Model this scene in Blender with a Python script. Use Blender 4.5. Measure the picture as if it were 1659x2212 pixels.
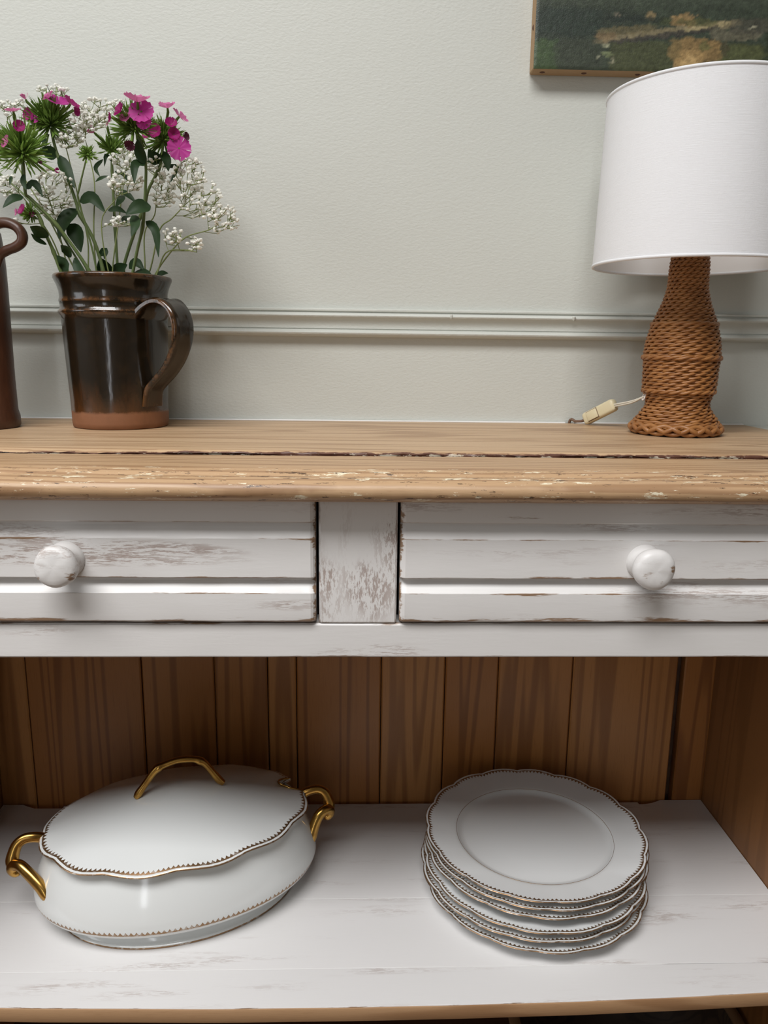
import bpy, bmesh, math, random
import numpy as np
from mathutils import Vector, Matrix, noise as mnoise
from mathutils.bvhtree import BVHTree

for o in list(bpy.data.objects):
    bpy.data.objects.remove(o, do_unlink=True)
SC = bpy.context.scene
COL = SC.collection
rad = math.radians
random.seed(7)

# ------------------------------------------------------------------ camera
ZC, FPX = 0.96, 1660.0
PITCH, YAW, ROLL = 12.0, 1.9, 0.73
cam = bpy.data.cameras.new('camera')
cam.sensor_fit = 'VERTICAL'
cam.sensor_height = 36.0
cam.lens = FPX / 2212 * 36.0
cam.clip_start = 0.01
camo = bpy.data.objects.new('camera', cam)
COL.objects.link(camo)
RC = (Matrix.Rotation(rad(-YAW), 3, 'Z') @ Matrix.Rotation(rad(90 - PITCH), 3, 'X') @ Matrix.Rotation(rad(ROLL), 3, 'Z'))
camo.matrix_world = Matrix.Translation((0, 0, ZC)) @ RC.to_4x4()
SC.camera = camo

# ------------------------------------------------------------------ light
SC.view_settings.view_transform = 'Standard'
SC.view_settings.look = 'None'
SC.view_settings.gamma = 1.0
SC.view_settings.use_curve_mapping = False
SC.view_settings.exposure = 0.0

world = bpy.data.worlds.new('sky')
SC.world = world
world.use_nodes = True
wb = world.node_tree.nodes['Background']
wb.inputs[0].default_value = (0.80, 0.88, 1.0, 1)
wb.inputs[1].default_value = 1.0


def area(name, loc, target, sx, sy, power, color):
    l = bpy.data.lights.new(name, 'AREA')
    l.shape = 'RECTANGLE'
    l.size, l.size_y = sx, sy
    l.energy = power
    l.color = color
    o = bpy.data.objects.new(name, l)
    COL.objects.link(o)
    d = Vector(target) - Vector(loc)
    o.rotation_euler = d.to_track_quat('-Z', 'Y').to_euler()
    o.location = loc
    return o


# daylight falling through the roof light and through the window behind the viewer
area('roof_light_daylight', (-0.62, -0.58, 2.68), (-0.62, -0.58, 0), 1.7, 0.9, 71, (1.0, 0.988, 0.98))
area('window_daylight', (-0.46, -2.93, 1.20), (-0.40, 0.6, 1.1), 0.20, 2.0, 7.0, (0.95, 0.97, 1.0))
area('side_window_daylight', (-2.24, -0.35, 1.65), (0, -0.1, 1.3), 0.9, 1.2, 9, (0.96, 0.98, 1.0))

# ------------------------------------------------------------------ pixel helpers
CAM = Vector((0, 0, ZC))


def ray(x, y):
    return RC @ Vector(((x - 829.5) / FPX, -(y - 1106) / FPX, -1.0))


def atY(x, y, Y):
    d = ray(x, y)
    return CAM + d * (Y / d.y)


def atZ(x, y, Z):
    d = ray(x, y)
    return CAM + d * ((Z - ZC) / d.z)


# ------------------------------------------------------------------ object helpers
ORG = {}


def tag(o, label=None, cat=None, group=None, kind=None):
    if label: o['label'] = label
    if cat: o['category'] = cat
    if group: o['group'] = group
    if kind: o['kind'] = kind
    return o


def empty(name, loc, label, cat, group=None):
    o = bpy.data.objects.new(name, None)
    o.empty_display_size = 0.02
    COL.objects.link(o)
    o.location = loc
    ORG[o.name] = Vector(loc)
    return tag(o, label, cat, group)


def mesh(name, V, F, mat, parent=None, smooth=35, fuv=None, attr=None, col=None, origin=None):
    """V in world metres; the object's origin goes to the bottom centre of the part."""
    V = [Vector(v) for v in V]
    if origin is None:
        xs = [v.x for v in V]; ys = [v.y for v in V]; zs = [v.z for v in V]
        origin = Vector(((min(xs) + max(xs)) / 2, (min(ys) + max(ys)) / 2, min(zs)))
    origin = Vector(origin)
    me = bpy.data.meshes.new(name)
    me.from_pydata([v - origin for v in V], [], F)
    if fuv is not None:
        uvl = me.uv_layers.new(name='UVMap')
        flat = [c for f in fuv for uv in f for c in uv]
        uvl.data.foreach_set('uv', flat)
    if attr is not None:
        for an, vals in attr.items():
            a = me.attributes.new(an, 'FLOAT', 'POINT')
            a.data.foreach_set('value', [float(v) for v in vals])
    if col is not None:
        a = me.attributes.new('Col', 'FLOAT_COLOR', 'POINT')
        a.data.foreach_set('color', [c for v in col for c in (v[0], v[1], v[2], 1.0)])
    me.materials.append(mat)
    me.validate()
    if smooth is not None:
        me.shade_smooth()
        if smooth < 180:
            me.set_sharp_from_angle(angle=rad(smooth))
    o = bpy.data.objects.new(name, me)
    COL.objects.link(o)
    ORG[o.name] = origin
    if parent is not None:
        o.parent = parent
        o.location = origin - ORG[parent.name]
    else:
        o.location = origin
    return o


def join(parts):
    V, F = [], []
    for v, f in parts:
        n = len(V)
        V += list(v)
        F += [tuple(i + n for i in q) for q in f]
    return V, F


def box(x0, x1, y0, y1, z0, z1, b=0.0015, seg=1):
    bm = bmesh.new()
    bmesh.ops.create_cube(bm, size=1.0)
    for v in bm.verts:
        v.co = Vector(((x0 + x1) / 2 + v.co.x * (x1 - x0), (y0 + y1) / 2 + v.co.y * (y1 - y0), (z0 + z1) / 2 + v.co.z * (z1 - z0)))
    if b > 0:
        bmesh.ops.bevel(bm, geom=bm.edges[:], offset=b, segments=seg, affect='EDGES', profile=0.5)
    bm.verts.index_update()
    V = [v.co.copy() for v in bm.verts]
    F = [tuple(v.index for v in f.verts) for f in bm.faces]
    bm.free()
    return V, F


def tube(pts, rads, ns=8, caps=True, closed=False, flat=None, up=None):
    pts = [Vector(p) for p in pts]
    n = len(pts)
    if not hasattr(rads, '__len__'):
        rads = [rads] * n
    V, F = [], []
    t0 = (pts[1] - pts[0]).normalized()
    ref = Vector(up) if up else (Vector((0, 0, 1)) if abs(t0.z) < 0.9 else Vector((1, 0, 0)))
    u = t0.cross(ref).normalized()
    for i in range(n):
        if closed:
            t = pts[(i + 1) % n] - pts[i - 1]
        else:
            t = pts[min(i + 1, n - 1)] - pts[max(i - 1, 0)]
        if t.length < 1e-9:
            t = t0
        t = t.normalized()
        u = u - t * u.dot(t)
        u = u.normalized() if u.length > 1e-6 else t.orthogonal().normalized()
        w = t.cross(u)
        k = flat if flat else 1.0
        for j in range(ns):
            a = 2 * math.pi * j / ns
            V.append(pts[i] + (u * math.cos(a) * k + w * math.sin(a)) * rads[i])
    m = n if closed else n - 1
    for i in range(m):
        for j in range(ns):
            a, b = i * ns + j, i * ns + (j + 1) % ns
            c, d = ((i + 1) % n) * ns + (j + 1) % ns, ((i + 1) % n) * ns + j
            F.append((a, b, c, d))
    if caps and not closed:
        F.append(tuple(range(ns))[::-1])
        F.append(tuple((n - 1) * ns + j for j in range(ns)))
    return V, F


def spline(P, n):
    """Catmull-Rom through P (tuples of any length), n samples."""
    P = [np.array(p, float) for p in P]
    Q = [2 * P[0] - P[1]] + P + [2 * P[-1] - P[-2]]
    out = []
    for k in range(n):
        s = k / (n - 1) * (len(P) - 1)
        i = min(int(s), len(P) - 2)
        t = s - i
        a, b, c, d = Q[i], Q[i + 1], Q[i + 2], Q[i + 3]
        out.append(0.5 * ((2 * b) + (-a + c) * t + (2 * a - 5 * b + 4 * c - d) * t * t + (-a + 3 * b - 3 * c + d) * t ** 3))
    return out


def lathe(prof, ns, pos, uvd=None, cap0=False, cap1=False):
    """prof: list of items; pos(item, theta)->Vector; uvd: v coordinate for each item."""
    V, F, U = [], [], []
    n = len(prof)
    for i in range(n):
        for j in range(ns):
            V.append(pos(prof[i], 2 * math.pi * j / ns))
    for i in range(n - 1):
        for j in range(ns):
            F.append((i * ns + j, i * ns + (j + 1) % ns, (i + 1) * ns + (j + 1) % ns, (i + 1) * ns + j))
            if uvd:
                U.append(((j / ns, uvd[i]), ((j + 1) / ns, uvd[i]), ((j + 1) / ns, uvd[i + 1]), (j / ns, uvd[i + 1])))
    if cap0:
        F.append(tuple(range(ns))[::-1])
        if uvd: U.append(tuple((0, 0.5) for _ in range(ns)))
    if cap1:
        F.append(tuple((n - 1) * ns + j for j in range(ns)))
        if uvd: U.append(tuple((0, 0.5) for _ in range(ns)))
    return V, F, U


def extrude_x(prof, xs, closed=True, jit=None):
    """prof: [(Y, Z)], swept along X at stations xs; jit(i, k, x, Y, Z) -> (x, Y, Z)."""
    V, F = [], []
    n = len(prof)
    for k, x in enumerate(xs):
        for i, (Y, Z) in enumerate(prof):
            V.append(Vector(jit(i, k, x, Y, Z)) if jit else Vector((x, Y, Z)))
    for k in range(len(xs) - 1):
        for i in range(n if closed else n - 1):
            a, b = k * n + i, k * n + (i + 1) % n
            F.append((a, b, b + n, a + n))
    if closed:
        F.append(tuple(range(n)))
        F.append(tuple((len(xs) - 1) * n + i for i in range(n))[::-1])
    return V, F


def fixn(V, F):
    bm = bmesh.new()
    vs = [bm.verts.new(v) for v in V]
    for f in F:
        try:
            bm.faces.new([vs[i] for i in f])
        except ValueError:
            pass
    bmesh.ops.recalc_face_normals(bm, faces=bm.faces[:])
    bm.verts.index_update()
    F2 = [tuple(v.index for v in f.verts) for f in bm.faces]
    bm.free()
    return V, F2


# ------------------------------------------------------------------ material helpers
class NB:
    def __init__(s, name):
        s.m = bpy.data.materials.new(name)
        s.m.use_nodes = True
        s.t = s.m.node_tree
        s.b = s.t.nodes['Principled BSDF']
        s.out = s.t.nodes['Material Output']

    def n(s, typ, ins=None, **props):
        nd = s.t.nodes.new('ShaderNode' + typ)
        for k, v in props.items():
            setattr(nd, k, v)
        for k, v in (ins or {}).items():
            s.put(nd.inputs[k], v)
        return nd

    def put(s, sock, v):
        if isinstance(v, bpy.types.NodeSocket):
            s.t.links.new(v, sock)
        else:
            if hasattr(sock.default_value, '__len__') and len(sock.default_value) == 4 and len(v) == 3:
                v = (*v, 1)
            sock.default_value = v

    def math(s, op, a, b=0.0, clamp=False):
        nd = s.n('Math', {0: a, 1: b}, operation=op, use_clamp=clamp)
        return nd.outputs[0]

    def step(s, v, lo, hi):
        nd = s.n('MapRange', {0: v, 1: lo, 2: hi, 3: 0.0, 4: 1.0}, clamp=True, interpolation_type='SMOOTHSTEP')
        return nd.outputs[0]

    def mix(s, f, a, b):
        nd = s.n('Mix', data_type='RGBA')
        s.put(nd.inputs[0], f); s.put(nd.inputs[6], a); s.put(nd.inputs[7], b)
        return nd.outputs[2]

    def co(s, scale=(1, 1, 1), rnd=True, rot=(0, 0, 0), which='Object'):
        c = s.n('TexCoord').outputs[which]
        if rnd:
            r = s.n('ObjectInfo').outputs['Random']
            r2 = s.math('MULTIPLY', r, 7.3)
            cx = s.n('CombineXYZ', {0: r2, 1: r2, 2: r2}).outputs[0]
            c = s.n('VectorMath', {0: c, 1: cx}, operation='ADD').outputs[0]
        return s.n('Mapping', {0: c, 2: rot, 3: scale}).outputs[0]

    def noise(s, vec, scale, detail=4.0, rough=0.55, dist=0.0):
        return s.n('TexNoise', {'Vector': vec, 'Scale': scale, 'Detail': detail, 'Roughness': rough, 'Distortion': dist}).outputs[0]

    def attr(s, name, out='Fac'):
        return s.n('Attribute', attribute_name=name).outputs[out]

    def bump(s, h, strength=0.3, dist=0.001):
        nd = s.n('Bump', {'Strength': strength, 'Distance': dist, 'Height': h})
        s.put(s.b.inputs['Normal'], nd.outputs[0])

    def set(s, **k):
        for a, v in k.items():
            s.put(s.b.inputs[a.replace('_', ' ')], v)
        return s


def plain(name, color, rough=0.5, **k):
    nb = NB(name).set(Base_Color=color, Roughness=rough)
    for a, v in k.items():
        nb.put(nb.b.inputs[a.replace('_', ' ')], v)
    return nb.m


def mat_wall():
    nb = NB('sage_wall_paint')
    c = nb.co(rnd=False)
    big = nb.noise(c, 3.0, 3)
    nb.set(Base_Color=nb.mix(big, (0.530, 0.542, 0.498), (0.558, 0.568, 0.522)), Roughness=0.55)
    h = nb.noise(nb.co((1, 1, 1.8), rnd=False), 230, 3, 0.6)
    h2 = nb.noise(c, 55, 2)
    hh = nb.math('ADD', h, nb.math('MULTIPLY', h2, 0.4))
    nb.bump(hh, 0.34, 0.0012)
    return nb.m


def white_paint(name, grain='X', worn=1.0, spots=(), thr=0.0, base=(0.72, 0.705, 0.69)):
    """Distressed white paint over brown wood; the vertex attribute 'wear' marks rubbed edges."""
    nb = NB(name)
    sx = {'X': (1.0, 9, 9), 'Z': (9, 9, 1.0), 'D': (5, 5, 1.4)}[grain]
    rot = (0, rad(22), 0) if grain == 'D' else (0, 0, 0)
    c = nb.co(sx, rot=rot)
    patch = nb.noise(c, 4.0, 3, 0.6)
    for (px, py, pz, r, amt) in spots:
        oc = nb.n('TexCoord').outputs['Object']
        dv = nb.n('VectorMath', {0: oc, 1: (px, py, pz)}, operation='DISTANCE').outputs['Value']
        patch = nb.math('ADD', patch, nb.math('MULTIPLY', nb.step(dv, r, 0.0), amt))
    streak = nb.noise(c, 38.0, 5, 0.7)
    fine = nb.noise(c, 120.0, 3, 0.7)
    pm = nb.step(patch, 0.50 + thr, 0.68 + thr)
    sm = nb.step(nb.math('ADD', streak, nb.math('MULTIPLY', nb.math('SUBTRACT', fine, 0.5), 0.9)), 0.45, 0.60)
    rub = nb.math('MULTIPLY', nb.math('MULTIPLY', pm, sm), worn, True)
    bc = nb.mix(nb.noise(c, 2.0, 2), (0.36, 0.30, 0.29), (0.30, 0.205, 0.15))
    tint = nb.mix(nb.noise(c, 1.3, 2), base, tuple(v * 0.93 for v in base))
    col = nb.mix(nb.math('MULTIPLY', rub, 0.8), tint, bc)
    w = nb.attr('wear')
    wn = nb.math('ADD', w, nb.math('MULTIPLY', nb.math('SUBTRACT', nb.noise(c, 14.0, 5, 0.7), 0.5), 2.4))
    em = nb.step(wn, 0.72, 0.98)
    col = nb.mix(em, col, (0.26, 0.165, 0.10))
    nb.set(Base_Color=col, Roughness=0.42)
    nb.bump(nb.math('SUBTRACT', nb.math('MULTIPLY', streak, 0.5), nb.math('MULTIPLY', nb.math('MAXIMUM', rub, em), 0.5)), 0.22, 0.0008)
    return nb.m


def wood(name, c1, c2, c3, grain='X', rough=0.5, ring=26.0, flecks=False, knots=False):
    nb = NB(name)
    st = {'X': (0.55, 9, 9), 'Z': (9, 9, 0.30), 'Y': (9, 0.55, 9)}[grain]
    c = nb.co(st)
    warp = nb.noise(c, 1.3, 2, 0.5)
    # growth rings: sine of a slow field
    rings = nb.math('SINE', nb.math('MULTIPLY', nb.math('ADD', warp, nb.math('MULTIPLY', nb.noise(c, 5.0, 2), 0.08)), ring * 6.283))
    rg = nb.step(rings, 0.0, 1.0)
    fib = nb.noise(nb.co(tuple(v * 4 for v in st)), 26.0, 4, 0.7)
    tone = nb.noise(c, 0.7, 2)
    r = nb.n('ObjectInfo').outputs['Random']
    col = nb.mix(nb.math('MULTIPLY', rg, 0.75), c1, c2)
    col = nb.mix(nb.step(nb.math('ADD', tone, nb.math('MULTIPLY', nb.math('SUBTRACT', r, 0.5), 0.5)), 0.3, 0.75), col, nb.mix(nb.math('MULTIPLY', rg, 0.6), c3, c2))
    col = nb.mix(nb.math('MULTIPLY', nb.step(fib, 0.5, 0.75), 0.35), col, c2)
    if flecks:
        w = nb.attr('wear')
        fc = nb.co((3.0, 14, 14))
        f1 = nb.noise(fc, 14.0, 5, 0.75)
        f1w = nb.math('ADD', f1, nb.math('MULTIPLY', nb.math('SUBTRACT', w, 1.0), 0.6))
        fl = nb.step(f1w, 0.585, 0.615)
        col = nb.mix(nb.math('MULTIPLY', fl, 0.85), col, (0.80, 0.74, 0.56))
        f2 = nb.noise(nb.co((3.4, 17, 17), rot=(0.3, 0, 0)), 17.0, 4, 0.8)
        f2w = nb.math('ADD', f2, nb.math('MULTIPLY', nb.math('SUBTRACT', w, 1.0), 0.6))
        dk = nb.step(f2w, 0.60, 0.62)
        col = nb.mix(nb.math('MULTIPLY', dk, 0.9), col, (0.06, 0.03, 0.015))
        g = nb.attr('gap')
        gw = nb.math('ADD', g, nb.math('MULTIPLY', nb.math('SUBTRACT', nb.noise(fc, 22.0, 4, 0.7), 0.5), 1.6))
        col = nb.mix(nb.step(gw, 0.62, 0.80), col, (0.11, 0.045, 0.028))
        gp = nb.math('ADD', g, nb.math('MULTIPLY', nb.math('SUBTRACT', nb.noise(nb.co((4, 14, 14), rot=(1, 0, 0)), 16.0, 4, 0.7), 0.5), 1.8))
        col = nb.mix(nb.math('MULTIPLY', nb.step(gp, 1.12, 1.20), 0.9), col, (0.72, 0.64, 0.5))
    if knots:
        v = nb.n('TexVoronoi', {'Vector': nb.co((5.0, 5.0, 2.3)), 'Scale': 1.1}, feature='F1').outputs['Distance']
        col = nb.mix(nb.math('MULTIPLY', nb.step(v, 0.075, 0.03), 0.75), col, tuple(x * 0.35 for x in c2))
    nb.set(Base_Color=col, Roughness=rough)
    nb.bump(nb.math('ADD', fib, nb.math('MULTIPLY', rg, 0.6)), 0.15, 0.0006)
    return nb.m


def porcelain(name, teeth, base=(0.73, 0.74, 0.735)):
    """White glaze; UV v is the distance in metres from the gilt edge."""
    nb = NB(name)
    uv = nb.n('SeparateXYZ', {0: nb.n('TexCoord').outputs['UV']})
    u, d = uv.outputs[0], uv.outputs[1]
    wob = nb.math('MULTIPLY', nb.math('SUBTRACT', nb.noise(nb.co(), 220, 3), 0.5), 0.0009)
    dw = nb.math('ADD', d, wob)
    tri = nb.math('PINGPONG', nb.math('MULTIPLY', u, float(teeth)), 0.5)      # 0..0.5
    tip = nb.math('ADD', nb.math('MULTIPLY', nb.math('POWER', nb.math('MULTIPLY', tri, 2.0), 1.5), 0.0034), 0.0042)
    edge = nb.math('LESS_THAN', dw, 0.0011)
    pos = nb.math('GREATER_THAN', d, -0.0005)
    edge = nb.math('MULTIPLY', edge, pos)
    band = nb.math('MULTIPLY', nb.math('GREATER_THAN', dw, 0.0030), nb.math('LESS_THAN', d, tip))
    g = nb.math('MAXIMUM', edge, band)
    worn = nb.step(nb.noise(nb.co(), 160, 3, 0.7), 0.66, 0.5)
    g2 = nb.math('MULTIPLY', g, nb.math('ADD', nb.math('MULTIPLY', worn, 0.35), 0.62))
    col = nb.mix(g2, base, (0.27, 0.15, 0.065))
    nb.set(Base_Color=col, Roughness=nb.math('ADD', nb.math('MULTIPLY', g, 0.17), 0.13), Metallic=nb.math('MULTIPLY', g2, 0.75), IOR=1.5)
    nb.put(nb.b.inputs['Coat Weight'], 0.2)
    return nb.m


def mat_gold():
    nb = NB('gilding')
    c = nb.co()
    v = nb.noise(c, 60, 3)
    nb.set(Base_Color=nb.mix(nb.step(v, 0.4, 0.7), (0.56, 0.33, 0.085), (0.42, 0.23, 0.06)), Metallic=1.0, Roughness=0.24)
    return nb.m


def mat_jug():
    nb = NB('brown_jug_glaze')
    c = nb.co(rnd=False)
    z = nb.n('SeparateXYZ', {0: c}).outputs[2]
    n1 = nb.noise(nb.co((9, 9, 2), rnd=False), 7, 4, 0.6)
    n2 = nb.noise(c, 90, 4, 0.7)
    n3 = n2
    zz = nb.math('ADD', z, nb.math('MULTIPLY', nb.math('SUBTRACT', n2, 0.5), 0.006))
    zz2 = nb.math('ADD', z, nb.math('MULTIPLY', nb.math('SUBTRACT', n1, 0.5), 0.07))
    glaze = nb.mix(nb.step(zz2, 0.008, 0.050), (0.075, 0.028, 0.008), (0.012, 0.0078, 0.004))
    glaze = nb.mix(nb.math('MULTIPLY', nb.step(n2, 0.45, 0.75), 0.5), glaze, (0.030, 0.017, 0.007))
    lines = nb.math('MULTIPLY', nb.attr('wear'), nb.step(n2, 0.35, 0.6))
    glaze = nb.mix(lines, glaze, (0.15, 0.065, 0.022))
    clay = nb.mix(n2, (0.25, 0.100, 0.040), (0.17, 0.066, 0.026))
    m = nb.step(zz, 0.0155, 0.0195)
    nb.set(Base_Color=nb.mix(m, clay, glaze), Roughness=nb.math('SUBTRACT', 0.62, nb.math('MULTIPLY', m, 0.47)), IOR=1.55)
    nb.bump(nb.math('ADD', nb.math('MULTIPLY', n1, 1.0), nb.math('MULTIPLY', nb.noise(c, 40, 3), 0.6)), 0.16, 0.002)
    return nb.m


def mat_bottle():
    nb = NB('salt_glazed_stoneware')
    c = nb.co(rnd=False)
    n1 = nb.noise(nb.co((6, 6, 1.5), rnd=False), 9, 4, 0.6)
    n2 = nb.noise(c, 220, 3, 0.7)
    nb.set(Base_Color=nb.mix(nb.step(n1, 0.35, 0.7), (0.060, 0.024, 0.013), (0.105, 0.042, 0.021)), Roughness=0.38)
    nb.bump(n2, 0.25, 0.0008)
    return nb.m


def mat_fabric():
    nb = NB('white_linen')
    uvc = nb.n('TexCoord').outputs['UV']
    h1 = nb.noise(nb.n('Mapping', {0: uvc, 3: (26, 330, 1)}).outputs[0], 1.0, 4, 0.65)
    h2 = nb.noise(nb.n('Mapping', {0: uvc, 3: (420, 30, 1)}).outputs[0], 1.0, 3, 0.6)
    h = nb.math('ADD', h1, nb.math('MULTIPLY', h2, 0.6))
    nb.set(Base_Color=nb.mix(h1, (0.89, 0.895, 0.91), (0.93, 0.935, 0.95)), Roughness=0.9)
    nb.bump(h, 0.35, 0.0009)
    tr = nb.n('BsdfTranslucent', {0: (0.85, 0.85, 0.86, 1)})
    mx = nb.n('MixShader', {0: 0.28, 1: nb.b.outputs[0], 2: tr.outputs[0]})
    nb.t.links.new(mx.outputs[0], nb.out.inputs[0])
    return nb.m


def mat_wicker():
    nb = NB('wicker_willow')
    c = nb.co()
    n1 = nb.noise(c, 60, 3)
    n2 = nb.noise(nb.co((1, 1, 3)), 400, 2)
    col = nb.mix(nb.step(n1, 0.3, 0.7), (0.25, 0.098, 0.026), (0.37, 0.165, 0.05))
    nb.set(Base_Color=nb.mix(nb.math('MULTIPLY', n2, 0.5), col, (0.20, 0.075, 0.02)), Roughness=0.42)
    return nb.m


def mat_leaf(name, c1, c2, rough=0.4, transl=0.15):
    nb = NB(name)
    n1 = nb.noise(nb.co(), 60, 3)
    nb.set(Base_Color=nb.mix(n1, c1, c2), Roughness=rough, IOR=1.33)
    tr = nb.n('BsdfTranslucent', {0: (*[min(1, v * 1.6) for v in c2], 1)})
    mx = nb.n('MixShader', {0: transl, 1: nb.b.outputs[0], 2: tr.outputs[0]})
    nb.t.links.new(mx.outputs[0], nb.out.inputs[0])
    return nb.m


def mat_canvas():
    nb = NB('oil_paint')
    c = nb.co()
    n1 = nb.noise(c, 120, 4, 0.7)
    n2 = nb.noise(nb.co((1, 1, 1)), 900, 2)
    col = nb.attr('Col', 'Color')
    hsv = nb.n('HueSaturation', {'Value': nb.math('ADD', nb.math('MULTIPLY', n1, 0.9), 0.55), 'Color': col})
    nb.set(Base_Color=hsv.outputs[0], Roughness=0.42)
    nb.bump(nb.math('ADD', n1, nb.math('MULTIPLY', n2, 0.5)), 0.4, 0.001)
    return nb.m


M = {}
M['wall'] = mat_wall()
M['white'] = white_paint('distressed_white_paint')
M['post'] = white_paint('distressed_white_paint_rubbed', 'D', 1.0, spots=((0.006, -0.006, 0.030, 0.034, 0.24), (0.028, -0.006, 0.070, 0.028, 0.16), (-0.028, -0.006, 0.040, 0.018, 0.18)))
M['shelf'] = white_paint('scuffed_white_shelf_paint', worn=0.65, thr=0.04, base=(0.76, 0.745, 0.735))
M['pine'] = wood('waxed_pine', (0.465, 0.300, 0.166), (0.28, 0.155, 0.076), (0.515, 0.355, 0.212), 'X', 0.42, 17, flecks=True)
M['back'] = wood('dark_stained_pine_boards', (0.36, 0.142, 0.036), (0.185, 0.064, 0.015), (0.44, 0.195, 0.058), 'Z', 0.40, 13, knots=True)
M['side'] = wood('stained_pine_side', (0.31, 0.145, 0.048), (0.18, 0.075, 0.022), (0.26, 0.112, 0.036), 'Z', 0.45, 12)
M['edge'] = wood('raw_pine_edge', (0.36, 0.205, 0.10), (0.24, 0.12, 0.05), (0.40, 0.24, 0.125), 'X', 0.6, 10)
M['dark'] = wood('dark_inner_board', (0.08, 0.036, 0.015), (0.05, 0.02, 0.01), (0.07, 0.03, 0.012), 'X', 0.7, 8)
M['porcelain'] = porcelain('porcelain_with_gilt_rim', 168)
M['tureen'] = porcelain('porcelain_with_gilt_band', 152, (0.73, 0.745, 0.735))
M['gold'] = mat_gold()
M['jug'] = mat_jug()
M['bottle'] = mat_bottle()
M['linen'] = mat_fabric()
M['wicker'] = mat_wicker()
M['inner'] = plain('lamp_lining', (0.86, 0.85, 0.84), 0.7)
M['wire'] = plain('painted_wire', (0.75, 0.70, 0.66), 0.4)
M['ivory'] = plain('ivory_plastic', (0.66, 0.58, 0.38), 0.3)
M['cream'] = plain('cream_flex', (0.70, 0.66, 0.56), 0.5)
M['flex'] = plain('brown_flex', (0.16, 0.09, 0.055), 0.5)
M['leaf'] = mat_leaf('dianthus_leaf', (0.012, 0.030, 0.010), (0.024, 0.052, 0.015), 0.52, 0.12)
M['lime'] = mat_leaf('fresh_bracts', (0.12, 0.22, 0.032), (0.22, 0.34, 0.075), 0.5, 0.25)
M['bract'] = mat_leaf('green_bracts', (0.085, 0.165, 0.025), (0.17, 0.27, 0.055), 0.5, 0.22)
M['stem'] = mat_leaf('dianthus_stem', (0.075, 0.12, 0.038), (0.13, 0.16, 0.055), 0.45, 0.0)
M['twig'] = mat_leaf('gypsophila_twig', (0.13, 0.17, 0.055), (0.25, 0.28, 0.11), 0.6, 0.0)
M['blossom'] = mat_leaf('gypsophila_blossom', (0.94, 0.94, 0.88), (0.90, 0.88, 0.78), 0.8, 0.35)
M['pink'] = mat_leaf('magenta_petal', (0.40, 0.028, 0.22), (0.50, 0.05, 0.31), 0.5, 0.30)
M['rose'] = mat_leaf('pale_rose_petal', (0.50, 0.11, 0.28), (0.56, 0.17, 0.34), 0.5, 0.28)
M['wine'] = mat_leaf('wine_petal', (0.23, 0.008, 0.09), (0.32, 0.018, 0.15), 0.5, 0.25)
M['withered'] = mat_leaf('withered_petal', (0.05, 0.008, 0.022), (0.09, 0.015, 0.035), 0.6, 0.1)
M['canvas'] = mat_canvas()
M['linen_raw'] = plain('bare_canvas_edge', (0.36, 0.235, 0.125), 0.8)
M['rust'] = plain('rusty_tack', (0.085, 0.032, 0.014), 0.6)
M['room'] = plain('room_plaster', (0.30, 0.30, 0.28), 0.8)
M['ceil'] = plain('ceiling_white', (0.60, 0.59, 0.57), 0.8)
M['floor'] = wood('oak_floor_boards', (0.16, 0.10, 0.055), (0.10, 0.06, 0.03), (0.18, 0.11, 0.06), 'X', 0.5, 14)
M['frame'] = plain('white_joinery', (0.75, 0.74, 0.72), 0.4)
M['bowl'] = wood('old_dark_wooden_bowl', (0.055, 0.034, 0.022), (0.025, 0.014, 0.009), (0.075, 0.048, 0.03), 'X', 0.55, 16)
M['bowlrim'] = plain('worn_bowl_rim', (0.20, 0.115, 0.055), 0.6)

# ------------------------------------------------------------------ room shell
YW = 0.952
ZT = 0.8725          # top of the sideboard


def structure(name, VF, mat, smooth=None):
    o = mesh(name, VF[0], VF[1], mat, None, smooth)
    o['kind'] = 'structure'
    return o


RX, RY, RZ = 2.3, -3.0, 2.72
structure('wall_back', box(-RX, RX, YW, YW + 0.12, 0, RZ, 0), M['wall'])
structure('wall_left', join([box(-RX - 0.12, -RX, RY, -0.85, 0, RZ, 0), box(-RX - 0.12, -RX, 0.15, YW + 0.12, 0, RZ, 0),
                             box(-RX - 0.12, -RX, -0.85, 0.15, 0, 1.0, 0), box(-RX - 0.12, -RX, -0.85, 0.15, 2.3, RZ, 0)]), M['room'])
structure('wall_right', box(RX, RX + 0.12, RY, YW + 0.12, 0, RZ, 0), M['room'])
structure('floor', box(-RX - 0.12, RX + 0.12, RY - 0.12, YW + 0.12, -0.1, 0, 0), M['floor'])
# the wall behind the viewer has a window opening, the ceiling a roof light
wx0, wx1, wz0, wz1 = -0.62, -0.30, 0.10, 2.30
structure('wall_front', join([box(-RX - .12, wx0, RY - .12, RY, 0, RZ, 0), box(wx1, RX + .12, RY - .12, RY, 0, RZ, 0),
                              box(wx0, wx1, RY - .12, RY, 0, wz0, 0), box(wx0, wx1, RY - .12, RY, wz1, RZ, 0)]), M['room'])
sx0, sx1, sy0, sy1 = -1.52, 0.28, -1.08, -0.08
structure('ceiling', join([box(-RX - .12, sx0, RY - .12, YW + .12, RZ, RZ + .15, 0), box(sx1, RX + .12, RY - .12, YW + .12, RZ, RZ + .15, 0),
                           box(sx0, sx1, RY - .12, sy0, RZ, RZ + .15, 0), box(sx0, sx1, sy1, YW + .12, RZ, RZ + .15, 0)]), M['ceil'])


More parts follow.
